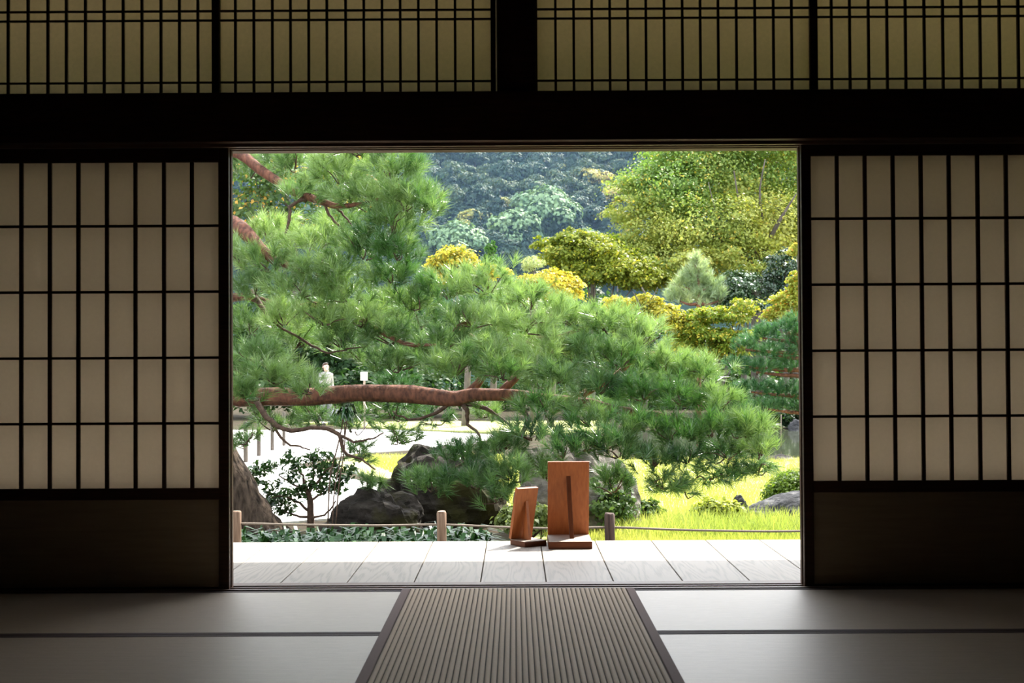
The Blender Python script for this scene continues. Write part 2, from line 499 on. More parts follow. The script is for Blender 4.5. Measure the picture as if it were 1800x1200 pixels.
def shoji(name, x0, x1, bars_x, rails_z, zt, zb_paper, zskirt, y, xs0, xs1):
    """x0..x1 outer panel; bars_x inner bars; paper between the stiles xs0..xs1; zt top of paper"""
    d = empty(name, ((x0 + x1) / 2, y, 0.0)); tag(d, kind='structure')
    t = 0.030
    W = M['dark_wood']; H = M['dark_wood_h']
    box_obj('stile', x0, xs0, y, y + t, 0.0, LZ + 0.010, W, d, 0.002)
    box_obj('stile', xs1, x1, y, y + t, 0.0, LZ + 0.010, W, d, 0.002)
    box_obj('top_rail', xs0, xs1, y, y + t, zt, LZ + 0.010, H, d)
    box_obj('middle_rail', xs0, xs1, y, y + t, zskirt, zb_paper, H, d, 0.002)
    box_obj('bottom_rail', xs0, xs1, y, y + t, 0.0, Z(1025), H, d, 0.002)
    box_obj('skirt_board', xs0, xs1, y + 0.010, y + 0.020, Z(1025), zskirt, M['skirt'], d)
    hw = 3.1 / S
    for bx in bars_x:
        box_obj('upright_bar', bx - hw, bx + hw, y + 0.004, y + 0.018, zb_paper, zt, W, d)
    hh = 2.3 / S
    for rz in rails_z:
        box_obj('cross_bar', xs0, xs1, y + 0.006, y + 0.0185, rz - hh, rz + hh, H, d)
    xs = [xs0] + list(bars_x) + [xs1]
    zs = [zb_paper] + sorted(rails_z) + [zt]
    for i in range(len(xs) - 1):
        for j in range(len(zs) - 1):
            pane(xs[i], xs[i + 1], y + 0.019, zs[j], zs[j + 1], M['paper'], d)
    return d


def copy_tree(o, dx, dy):
    c = o.copy(); COL.objects.link(c)
    c.location = (o.location.x + dx, o.location.y + dy, o.location.z)
    for ch in o.children:
        k = ch.copy(); COL.objects.link(k); k.parent = c
        k.matrix_parent_inverse = ch.matrix_parent_inverse.copy()
    return c


barsL = [X(v) for v in (-57, -7.5, 42, 92, 142, 192, 242, 292, 341)]
door_1 = shoji('door_1', BAY_L + 0.003, X(406), barsL, [Z(v) for v in (394.5, 510, 625.5, 740)], Z(283), Z(853), Z(873), 5.650, X(-78), X(388))
barsR = [X(v) for v in (1471, 1520, 1569, 1618, 1667, 1717, 1767, 1816, 1866)]
door_2 = shoji('door_2', X(1408), BAY_R - 0.003, barsR, [Z(v) for v in (388, 503.5, 619, 734)], Z(278), Z(846), Z(866), 5.650, X(1425), X(1897))
door_3 = copy_tree(door_1, 0.8 / S, 0.049); door_3.name = 'door_3'
door_4 = copy_tree(door_2, -0.8 / S, 0.049); door_4.name = 'door_4'
for d_ in (door_3, door_4):                     # lit edge painted as redder, lighter wood on the outer stiles
    for ch in d_.children:
        if ch.name.startswith('stile'):
            ch.material_slots[0].link = 'OBJECT'
            ch.material_slots[0].material = M['lit_edge_wood']


# upper paper screens above the lintel
def transom(name, x0, x1, bars_x, xs0, xs1):
    zb, zt = Z(168), Z(168) + 0.62
    d = empty(name, ((x0 + x1) / 2, 5.65, zb)); tag(d, kind='structure')
    y = 5.660; t = 0.030
    W, H = M['dark_wood'], M['dark_wood_h']
    box_obj('stile', x0, xs0, y, y + t, zb, zt, W, d)
    box_obj('stile', xs1, x1, y, y + t, zb, zt, W, d)
    box_obj('bottom_rail', xs0, xs1, y, y + t, zb - 0.008, zb + 0.004, H, d)
    box_obj('top_rail', xs0, xs1, y, y + t, zt - 0.02, zt, H, d)
    hw = 2.2 / S
    for bx in bars_x:
        box_obj('upright_bar', bx - hw, bx + hw, y + 0.004, y + 0.018, zb, zt - 0.02, W, d)
    rails = [Z(142), Z(32.5), Z(16), Z(-88), Z(-72)]
    for rz in rails:
        box_obj('cross_bar', xs0, xs1, y + 0.006, y + 0.0185, rz - 1.6 / S, rz + 1.6 / S, H, d)
    xs = [xs0] + list(bars_x) + [xs1]
    zs = [zb] + sorted(rails) + [zt - 0.02]
    for i in range(len(xs) - 1):
        # one strip between two uprights, cut where the cross bars cover it
        for j in (0, 1, 2, 3):
            if j == 3: pane(xs[i], xs[i + 1], y + 0.019, zs[3], zs[-1], M['paper_old'], d)
            else: pane(xs[i], xs[i + 1], y + 0.019, zs[j], zs[j + 1], M['paper_old'], d)
    return d


transom('window_1', BAY_L, X(388) - 0.001, [X(v) for v in (-83, -50, -16, 17, 52, 87, 119.5, 153, 186, 219.5, 252.5, 286, 318.5, 351)], BAY_L + 0.02, X(376))
transom('window_2', X(388.3), X(874.5), [X(v) for v in (417, 449.5, 482, 514, 546, 578, 611, 643, 675, 707, 739, 771, 803.5, 835)], X(390), X(866))
transom('window_3', X(944.3), X(1438), [X(v) for v in (980, 1012, 1044, 1075.5, 1107, 1139, 1171, 1203, 1234.5, 1266, 1298, 1330.5, 1363, 1395)], X(948), X(1426))
transom('window_4', X(1438.3), BAY_R, [X(v) for v in (1465, 1497, 1530, 1562.5, 1595, 1628, 1660.5, 1693, 1726, 1760, 1793, 1827, 1860, 1893)], X(1440), BAY_R - 0.02)

# tatami mats: straw body with two cloth borders along the long edges
mat_words = {
    (0, 0): 'long pale straw tatami mat left of the ribbed runner, edging the door threshold',
    (0, 1): 'short straw tatami mat under the runner, edging the door threshold',
    (0, 2): 'long grey straw tatami mat right of the ribbed runner, edging the door threshold',
    (1, 0): 'long straw tatami mat left of the ribbed runner, one row in from the threshold',
    (1, 1): 'short straw tatami mat under the runner, one row in from the threshold',
    (1, 2): 'long straw tatami mat right of the ribbed runner, one row in from the threshold',
}
for r_, (ya, yb) in enumerate(((4.715, 5.620), (3.805, 4.710))):
    for c_, (xa, xb) in enumerate(((-2.30, -0.29), (-0.285, 0.285), (0.29, 2.30))):
        t = empty('tatami_mat', ((xa + xb) / 2, (ya + yb) / 2, -0.055))
        tag(t, mat_words[(r_, c_)], 'tatami mat', 'tatami mats on the floor')
        box_obj('straw_mat', xa, xb, ya + 0.0005, yb - 0.0005, -0.055, -0.001, M['tatami'], t, 0.002)
        box_obj('cloth_border', xa, xb, ya, ya + 0.030, -0.0545, 0.0006, M['heri'], t, 0.001)
        box_obj('cloth_border', xa, xb, yb - 0.030, yb, -0.0545, 0.0006, M['heri'], t, 0.001)

# ribbed runner
RX0, RX1, RY0, RY1 = -0.452, 0.470, 3.30, 5.612
rn = empty('runner_mat', ((RX0 + RX1) / 2, (RY0 + RY1) / 2, 0.0))
tag(rn, 'brown ribbed woven runner with plain cloth edges lying on the tatami before the doorway', 'runner')
box_obj('backing', RX0 + 0.004, RX1 - 0.004, RY0, RY1, 0.0008, 0.003, M['runner_base'], rn)
box_obj('cloth_edge', RX0, RX0 + 0.032, RY0, RY1, 0.0007, 0.0075, M['runner_border'], rn, 0.002)
box_obj('cloth_edge', RX1 - 0.032, RX1, RY0, RY1, 0.0007, 0.0075, M['runner_border'], rn, 0.002)
NR = 47
w = (RX1 - RX0 - 0.068) / NR
prof = [(-0.40, 0), (-0.38, 0.5), (-0.2, 0.9), (0.0, 1.0), (0.2, 0.9), (0.38, 0.5), (0.40, 0)]
rib_me = None
for i in range(NR):
    cx = RX0 + 0.034 + w * (i + 0.5)
    if rib_me is None:
        o = MB().prism_y([(p[0] * w, 0.003 + p[1] * 0.0055) for p in prof], RY0, RY1).build('rib', M['runner_rib'], None)
        rib_me = o.data
    else:
        o = bpy.data.objects.new('rib', rib_me); COL.objects.link(o)
    o.parent = rn
    o.matrix_parent_inverse = rn.matrix_basis.inverted()
    o.location = (cx, 0, 0)

# ------------------------------------------------------------------ veranda, eave
V0, V1 = 5.803, 7.215
VZ = -0.004
deck = empty('veranda_deck', (0, (V0 + V1) / 2, VZ)); tag(deck, kind='structure')
seam_px = [-110, 8, 130, 250, 372, 489, 607, 726, 844, 960.6, 1080, 1203, 1322, 1440, 1558, 1676, 1794, 1912]
seams = [float(at(p, 1023.7, 5.80)[0]) for p in seam_px]
for a, b_ in zip(seams[:-1], seams[1:]):
    box_obj('plank', a + 0.0023, b_ - 0.0023, V0, V1, VZ - 0.045, VZ, M['veranda'], deck, 0.002)
box_obj('edge_joist', seams[0], seams[-1], V1 - 0.15, V1 - 0.05, VZ - 0.16, VZ - 0.046, M['post_dark'], deck)
for jx in (-2.4, -0.8, 0.8, 2.4):
    box_obj('support_post', jx - 0.05, jx + 0.05, V1 - 0.15, V1 - 0.05, GZ - 0.05, VZ - 0.16, M['post_dark'], deck)
EAVE_Y = 8.12
EAVE_Z = 2.45
rf = MB()
rf.hexa([(-7, 5.70, 2.98), (7, 5.70, 2.98), (7, EAVE_Y, EAVE_Z), (-7, EAVE_Y, EAVE_Z), (-7, 5.70, 3.10), (7, 5.70, 3.10), (7, EAVE_Y, EAVE_Z + 0.1), (-7, EAVE_Y, EAVE_Z + 0.1)])
tag(rf.build('roof', M['ceil']), kind='structure')


# ------------------------------------------------------------------ sign stands on the veranda
def sign_stand(name, loc, rz, bw, bh, bt, lean, depth, bth, label, strut_frac, grp, th=0.0105, sx=0.012, sd=0.040, smat='sign_strut'):
    """local frame: board stands at y=0 (rear edge of the base), base runs towards -y, board leans by `lean` towards -y"""
    s = empty(name, loc, rz); tag(s, label, 'sign stand', grp)
    hb = bth
    B = MB().box(-bw / 2 - 0.003, bw / 2 + 0.003, -depth, 0.004, 0.0, hb).build('base', M['sign_base'], None, bevel=0.003)
    B.parent = s
    tb = MB().box(-bw / 2 - 0.001, bw / 2 + 0.001, -depth + 0.002, 0.002, hb - 0.0005, hb + 0.0012).build('base_top', M['sign_pale'], None); tb.parent = s  # thin top slab, paler than the base under it
    tb['label'] = 'pale top of the base'
    d = np.array([0, -math.sin(lean), math.cos(lean)])         # up along the board
    nrm = np.array([0, -math.cos(lean), -math.sin(lean)])      # towards the strut
    def P(u, v, w_):                                           # across, up, out
        return tuple(np.array([u, 0.0, hb]) + d * v + nrm * w_)
    pts = [P(-bw / 2, 0, 0), P(bw / 2, 0, 0), P(bw / 2, 0, -bt), P(-bw / 2, 0, -bt), P(-bw / 2, bh, 0), P(bw / 2, bh, 0), P(bw / 2, bh, -bt), P(-bw / 2, bh, -bt)]
    b = MB().hexa(pts).build('board', M['sign_wood'], None, bevel=0.0015); b.parent = s
    # pale notice face on the garden side
    m = 0.012
    pts = [P(-bw / 2 + m, m, -bt), P(bw / 2 - m, m, -bt), P(bw / 2 - m, m, -bt - 0.002), P(-bw / 2 + m, m, -bt - 0.002),
           P(-bw / 2 + m, bh - m, -bt), P(bw / 2 - m, bh - m, -bt), P(bw / 2 - m, bh - m, -bt - 0.002), P(-bw / 2 + m, bh - m, -bt - 0.002)]
    f = MB().hexa(pts).build('notice_face', M['sign_front'], None); f.parent = s
    # strut: slat set on edge, from the middle of the base up to the board
    hv = bh * strut_frac
    top = np.array([0, 0, hb]) + d * hv
    y_b = -depth * 0.60
    a0 = (y_b, hb); a1 = (y_b + sd, hb)
    c0 = (top[1] - 0.004, top[2] + 0.004); c1 = (top[1] + 0.002, top[2] - 0.055)
    pts = [(sx - th, a0[0], a0[1]), (sx + th, a0[0], a0[1]), (sx + th, a1[0], a1[1]), (sx - th, a1[0], a1[1]),
           (-th, c0[0], c0[1]), (th, c0[0], c0[1]), (th, c1[0], c1[1]), (-th, c1[0], c1[1])]
    st = MB().hexa(pts).build('strut', M[smat], None, bevel=0.001); st.parent = s
    return s


sign_stand('sign_stand', (0.268, 7.165, VZ), 0.0, 0.208, 0.385, 0.014, math.radians(13), 0.285, 0.036,
           'taller orange-brown wooden sign stand seen from behind, at the veranda edge', 0.80, 'wooden sign stands')
sign_stand('sign_stand', (0.030, 7.10, VZ), math.radians(33), 0.125, 0.265, 0.022, math.radians(14), 0.13, 0.026,
           'smaller wooden sign stand turned at an angle on the veranda boards, beside the taller one', 0.74, 'wooden sign stands', 0.008, 0.0, 0.060, 'sign_wood')

# ------------------------------------------------------------------ garden ground
def poly_ground(name, pts, z, mat, kind='structure'):
    me = bpy.data.meshes.new(name)
    bm = bmesh.new()
    vs = [bm.verts.new((p[0], p[1], z)) for p in pts]
    f = bm.faces.new(vs)
    if f.normal.z < 0: bmesh.ops.reverse_faces(bm, faces=[f])
    ext = bmesh.ops.extrude_face_region(bm, geom=[f])
    for v in ext['geom']:
        if isinstance(v, bmesh.types.BMVert): v.co.z -= 0.15
    bmesh.ops.recalc_face_normals(bm, faces=bm.faces)
    bm.to_mesh(me); bm.free()
    me.materials.append(mat)
    o = bpy.data.objects.new(name, me); COL.objects.link(o)
    if kind: o['kind'] = kind
    return o


gnd = MB().box(-60, 60, 5.9, 135, GZ - 0.5, GZ - 0.02).build('ground', M['soil']); tag(gnd, kind='structure')
poly_ground('lawn', [(0.2, 11.6), (1.0, 10.6), (4.0, 10.2), (7, 12), (8.5, 18), (8.5, 23.9), (6.0, 24.0), (5.05, 23.6), (4.9, 22.6), (4.2, 22.4), (3.0, 21.8), (1.5, 22.5),
                     (-0.5, 23.5), (-2.4, 23.6), (-3.0, 22.0), (-2.1, 19.5), (-1.0, 17.5), (-0.4, 15)], GZ + 0.005, M['lawn'])
poly_ground('gravel_court', [(-14, 12.8), (-4, 13.0), (-2.6, 13.3), (-1.2, 14.4), (-1.3, 17.2), (-2.4, 19.2), (-3.4, 21.8), (-2.8, 24.4), (-1.0, 26.4), (-0.2, 30.5),
                             (-3.0, 33.5), (-16, 34), (-20, 24)], GZ + 0.0, M['gravel'])
poly_ground('far_lawn', [(-3.2, 34.2), (0, 31.0), (2.2, 31), (2.5, 38), (-6, 38)], GZ + 0.012, M['lawn'])
pw = MB().box(2.0, 22, 22.3, 32.4, GZ - 0.3, GZ - 0.008).build('pond_water', M['water']); tag(pw, kind='structure')


# ------------------------------------------------------------------ foliage builders
def unit(v):
    return v / (np.linalg.norm(v, axis=-1, keepdims=True) + 1e-9)


def tints(n, c1, c2, pos=None, freq=0.0, c3=None, p3=0.0):
    c1 = np.array(c1); c2 = np.array(c2)
    t = rng.random(n)
    if pos is not None and freq > 0:
        ph = np.sin(pos[:, 0] * freq + 1.3) + np.sin(pos[:, 1] * freq * 0.9 + 0.4) + np.sin(pos[:, 2] * freq * 1.7 + 2.0) + np.sin((pos[:, 0] + pos[:, 2]) * freq * 2.1)
        t = np.clip(0.5 + ph * 0.22 + (t - 0.5) * 0.6, 0, 1)
    c = c1 + (c2 - c1) * t[:, None]
    if c3 is not None:
        k = rng.random(n) < (p3 if np.isscalar(p3) else p3)
        c[k] = np.array(c3) * (0.8 + 0.4 * rng.random((k.sum(), 1)))
    return c


def leaves_mesh(name, ctr, nrm, size, cols, mat, parent, aspect=0.6, fold=0.15):
    n = len(ctr)
    nrm = unit(nrm)
    a = unit(np.cross(nrm, unit(rng.normal(size=(n, 3)))))
    b = np.cross(nrm, a)
    s = (size * (0.6 + 0.8 * rng.random(n)))[:, None]
    v = np.empty((n, 4, 3))
    v[:, 0] = ctr - a * s * 0.5
    v[:, 1] = ctr + b * s * 0.5 * aspect + nrm * s * fold - a * s * 0.05
    v[:, 2] = ctr + a * s * 0.5
    v[:, 3] = ctr - b * s * 0.5 * aspect + nrm * s * fold - a * s * 0.05
    f = np.arange(n * 4).reshape(n, 4)
    return np_mesh(name, v.reshape(-1, 3), f, mat, parent, col=np.repeat(cols, 4, axis=0))


def crown_points(blobs, n, shell=0.55, bumps=0.25, low=-0.6, sprays=52, fill=0.22):
    """blobs: (cx,cy,cz, rx,ry,rz) -> points and outward normals: flat leaf sprays over each blob plus some inner leaves"""
    blobs = np.asarray(blobs, float)
    area = (blobs[:, 3] * blobs[:, 5] + blobs[:, 4] * blobs[:, 5] + blobs[:, 3] * blobs[:, 4])
    S_ = sprays * len(blobs)
    sp = rng.choice(len(blobs), S_, p=area / area.sum())
    d = unit(rng.normal(size=(S_ * 3, 3)))
    d = d[d[:, 2] > low][:S_]
    while len(d) < S_:
        e = unit(rng.normal(size=(S_, 3))); d = np.vstack([d, e[e[:, 2] > low]])[:S_]
    r = shell + (1.06 - shell) * rng.random(S_) ** 0.55
    b = blobs[sp]
    sc = b[:, :3] + d * b[:, 3:6] * r[:, None]
    rad = (np.minimum(b[:, 3], 1.6 * b[:, 5]) * (0.22 + 0.22 * rng.random(S_)))[:, None]
    m = rng.choice(S_, n)
    q = rng.normal(scale=0.5, size=(n, 3)) * np.array([1, 1, 0.42])
    p = sc[m] + q * rad[m]
    p[:, 2] -= 0.25 * (q[:, 0] ** 2 + q[:, 1] ** 2) * rad[m][:, 0]
    nr = unit(d / b[:, 3:6])[m]
    k = rng.random(n) < fill
    pk = rng.choice(len(blobs), k.sum(), p=area / area.sum())
    di = unit(rng.normal(size=(k.sum(), 3)))
    p[k] = blobs[pk, :3] + di * blobs[pk, 3:6] * (0.85 * rng.random(k.sum()) ** 0.4)[:, None]
    nr[k] = di
    return p, nr, m


def blob_px(px, py, rx, ry, Y, depth=None):
    c = at(px, py, Y); k = Y / F_PX
    return (c[0], c[1], c[2], rx * k, (depth if depth else rx * k), ry * k)


def branch(parent, pts, mat, n=14, seg=7, name='branch', wob=0.0):
    """pts: list of (px,py,Y,r)"""
    P = [list(at(p[0], p[1], p[2])) + [p[3]] for p in pts]
    Q = spline(P, n)
    if wob: Q[1:-1, :3] += rng.normal(scale=wob, size=(len(Q) - 2, 3))
    return MB().tube(Q[:, :3], np.maximum(Q[:, 3], 0.002), seg, 0.06).build(name, mat, parent, smooth=True)


def tufts_mesh(name, ctr, dirs, per, length, spread, width, cols, mat, parent, droop=0.12):
    T = len(ctr)
    n = T * per
    c = np.repeat(ctr, per, axis=0); d = np.repeat(dirs, per, axis=0)
    rnd = unit(rng.normal(size=(n, 3)))
    side = unit(rnd - d * (rnd * d).sum(1, keepdims=True))
    ang = spread * np.sqrt(rng.random(n))[:, None]
    nd = d * np.cos(ang) + side * np.sin(ang)
    L = (length * (0.65 + 0.5 * rng.random(n)))[:, None]
    base = c + d * (rng.random(n)[:, None] - 0.75) * length * 0.75
    tip = base + nd * L
    tip[:, 2] -= droop * L[:, 0] * rng.random(n)
    w = unit(np.cross(nd, rng.normal(size=(n, 3)))) * width * 0.5
    v = np.empty((n, 3, 3))
    v[:, 0] = base - w; v[:, 1] = base + w; v[:, 2] = tip
    cc = np.repeat(cols, per, axis=0) * (0.8 + 0.4 * rng.random((n, 1)))
    return np_mesh(name, v.reshape(-1, 3), np.arange(n * 3).reshape(n, 3), mat, parent, col=np.repeat(cc, 3, axis=0))


def pine_pad(parent, px, py, rx, ry, Y, dens=1.0, up=0.75, length=0.125, per=64, width=0.0044, c1=(0.075, 0.20, 0.035), c2=(0.17, 0.34, 0.07), depth=None, name='needle_cluster'):
    """a flattened cloud of shoots: each shoot a brush of needles pointing up and outwards"""
    c = at(px, py, Y); k = Y / F_PX
    a = np.array([rx * k, depth if depth else max(0.22, 0.62 * rx * k), ry * k])
    n = int(max(16, dens * 2.3 * (rx * ry) / 95.0))
    d = unit(rng.normal(size=(n, 3)))
    d[:, 2] = np.where(d[:, 2] < -0.35, -d[:, 2], d[:, 2])
    r = rng.random(n) ** 0.42
    p = c + d * a * r[:, None]
    p += rng.normal(scale=0.03, size=(n, 3))
    o = d * np.array([1, 1, 0.6]) * 0.75
    dr = unit(o + np.array([0, 0, up]) + rng.normal(scale=0.30, size=(n, 3)))
    cols = tints(n, c1, c2, p, 3.0)
    ob = tufts_mesh(name, p, dr, per, length, 0.92, width, cols, M['needle'], parent)
    ob['kind'] = 'stuff'
    # woody shoots inside the cluster
    m = max(4, n // 16)
    tw = MB()
    for i in rng.choice(n, m, replace=False):
        q = p[i]
        base = c + (q - c) * 0.15 + np.array([0, 0, -a[2] * 0.55])
        mid = (base + q) / 2 + rng.normal(scale=0.03, size=3)
        tw.tube(spline([base, mid, q], 5), [0.007, 0.006, 0.005, 0.004, 0.003], 4)
    t = tw.build('twig', M['twig'], ob, smooth=True)
    t['kind'] = 'stuff'
    return ob


# ------------------------------------------------------------------ the big pine
b0 = ground(452, 948)
PT = 12.6
pine = empty('pine_tree', (float(b0[0]), float(b0[1]), GZ))
tag(pine, 'big old pine leaning in from the left, long needle-clad limb spreading over the rocks', 'tree')
branch(pine, [(462, 962, PT, 0.30), (446, 930, PT, 0.235), (425, 890, PT, 0.215), (398, 840, PT, 0.205), (368, 785, PT, 0.20), (335, 710, PT, 0.19),
              (315, 600, PT, 0.18), (322, 480, PT, 0.16), (350, 380, PT, 0.13), (378, 300, PT, 0.10), (400, 200, PT, 0.07)], M['bark_grey'], 34, 14, 'trunk', 0.004)
limbs = [
    [(378, 262, 12.5, .055), (425, 272, 12.3, .050), (490, 322, 12.1, .042), (540, 346, 11.9, .034), (600, 362, 11.7, .024), (665, 350, 11.5, .012)],
    [(330, 440, 12.6, .10), (378, 402, 12.4, .085), (412, 395, 12.2, .078), (440, 418, 12.0, .06), (475, 452, 11.9, .04), (540, 478, 11.7, .02)],
    [(325, 640, 12.6, .11), (400, 693, 12.4, .09), (480, 697, 12.3, .082), (560, 696, 12.2, .077), (640, 690, 12.1, .074), (720, 694, 12.0, .076), (790, 700, 11.9, .068),
     (840, 692, 11.8, .055), (900, 694, 11.7, .05), (960, 702, 11.6, .045), (1030, 708, 11.5, .038), (1100, 722, 11.4, .032), (1160, 731, 11.3, .026), (1230, 748, 11.2, .014)],
    [(325, 560, 12.6, .06), (420, 520, 12.3, .04), (500, 541, 12.1, .034), (560, 535, 12.0, .03), (610, 548, 11.9, .025), (700, 600, 11.8, .02), (765, 606, 11.7, .012)],
    [(815, 697, 11.9, .04), (852, 655, 11.9, .034), (838, 600, 11.9, .028), (800, 578, 11.8, .024), (850, 556, 11.8, .018), (900, 530, 11.7, .01)],
    [(880, 692, 11.8, .04), (920, 645, 11.9, .032), (930, 600, 11.9, .026), (990, 590, 11.8, .02), (1060, 560, 11.8, .01)],
    [(1000, 705, 11.6, .036), (1075, 665, 11.7, .028), (1130, 622, 11.7, .02), (1190, 632, 11.6, .01)],
    [(1150, 729, 11.4, .026), (1200, 736, 11.3, .022), (1250, 745, 11.2, .014), (1310, 752, 11.1, .008)],
    [(812, 704, 11.9, .028), (822, 722, 11.8, .020), (822, 745, 11.8, .016), (845, 768, 11.7, .010), (832, 792, 11.7, .006)],
    [(800, 708, 11.9, .020), (850, 716, 11.8, .018), (880, 735, 11.8, .013), (905, 752, 11.7, .008)],
    [(790, 709, 11.9, .018), (762, 728, 11.9, .015), (728, 737, 11.9, .011), (705, 732, 11.9, .008), (690, 722, 11.9, .005)],
    [(450, 702, 12.2, .030), (470, 735, 12.1, .024), (505, 757, 12.0, .02), (560, 752, 12.0, .017), (596, 765, 11.9, .019), (606, 795, 11.9, .014), (640, 810, 11.9, .009), (660, 825, 11.9, .006)],
    [(596, 765, 11.9, .014), (620, 775, 11.9, .011), (650, 772, 11.8, .008), (675, 760, 11.8, .005)],
    [(470, 735, 12.1, .014), (500, 775, 12.1, .011), (530, 785, 12.0, .008), (545, 790, 12.0, .005)],
    [(540, 348, 11.9, .018), (512, 362, 11.9, .015), (508, 390, 11.9, .013), (500, 412, 11.9, .008)],
    [(570, 358, 11.8, .014), (582, 382, 11.8, .012), (598, 400, 11.8, .009), (608, 420, 11.8, .006)],
    [(590, 362, 11.8, .012), (606, 380, 11.8, .009), (620, 398, 11.8, .006)],
    [(440, 510, 12.2, .028), (462, 540, 12.1, .022), (478, 562, 12.0, .016), (495, 575, 12.0, .01), (540, 602, 12.0, .012), (572, 618, 11.9, .009), (610, 615, 11.9, .006)],
    [(905, 700, 11.7, .028), (928, 742, 11.5, .022), (890, 785, 11.3, .018), (830, 808, 11.2, .013), (770, 832, 11.2, .007)],
    [(1090, 720, 11.4, .022), (1118, 755, 11.2, .016), (1085, 782, 11.0, .010), (1050, 790, 10.9, .006)],
]
for L in limbs:
    branch(pine, L, M['bark'] if L[0][3] > 0.035 else M['twig'], max(10, 3 * len(L)), 10 if L[0][3] > .06 else 7, 'limb' if L[0][3] > 0.05 else 'branch', 0.004)

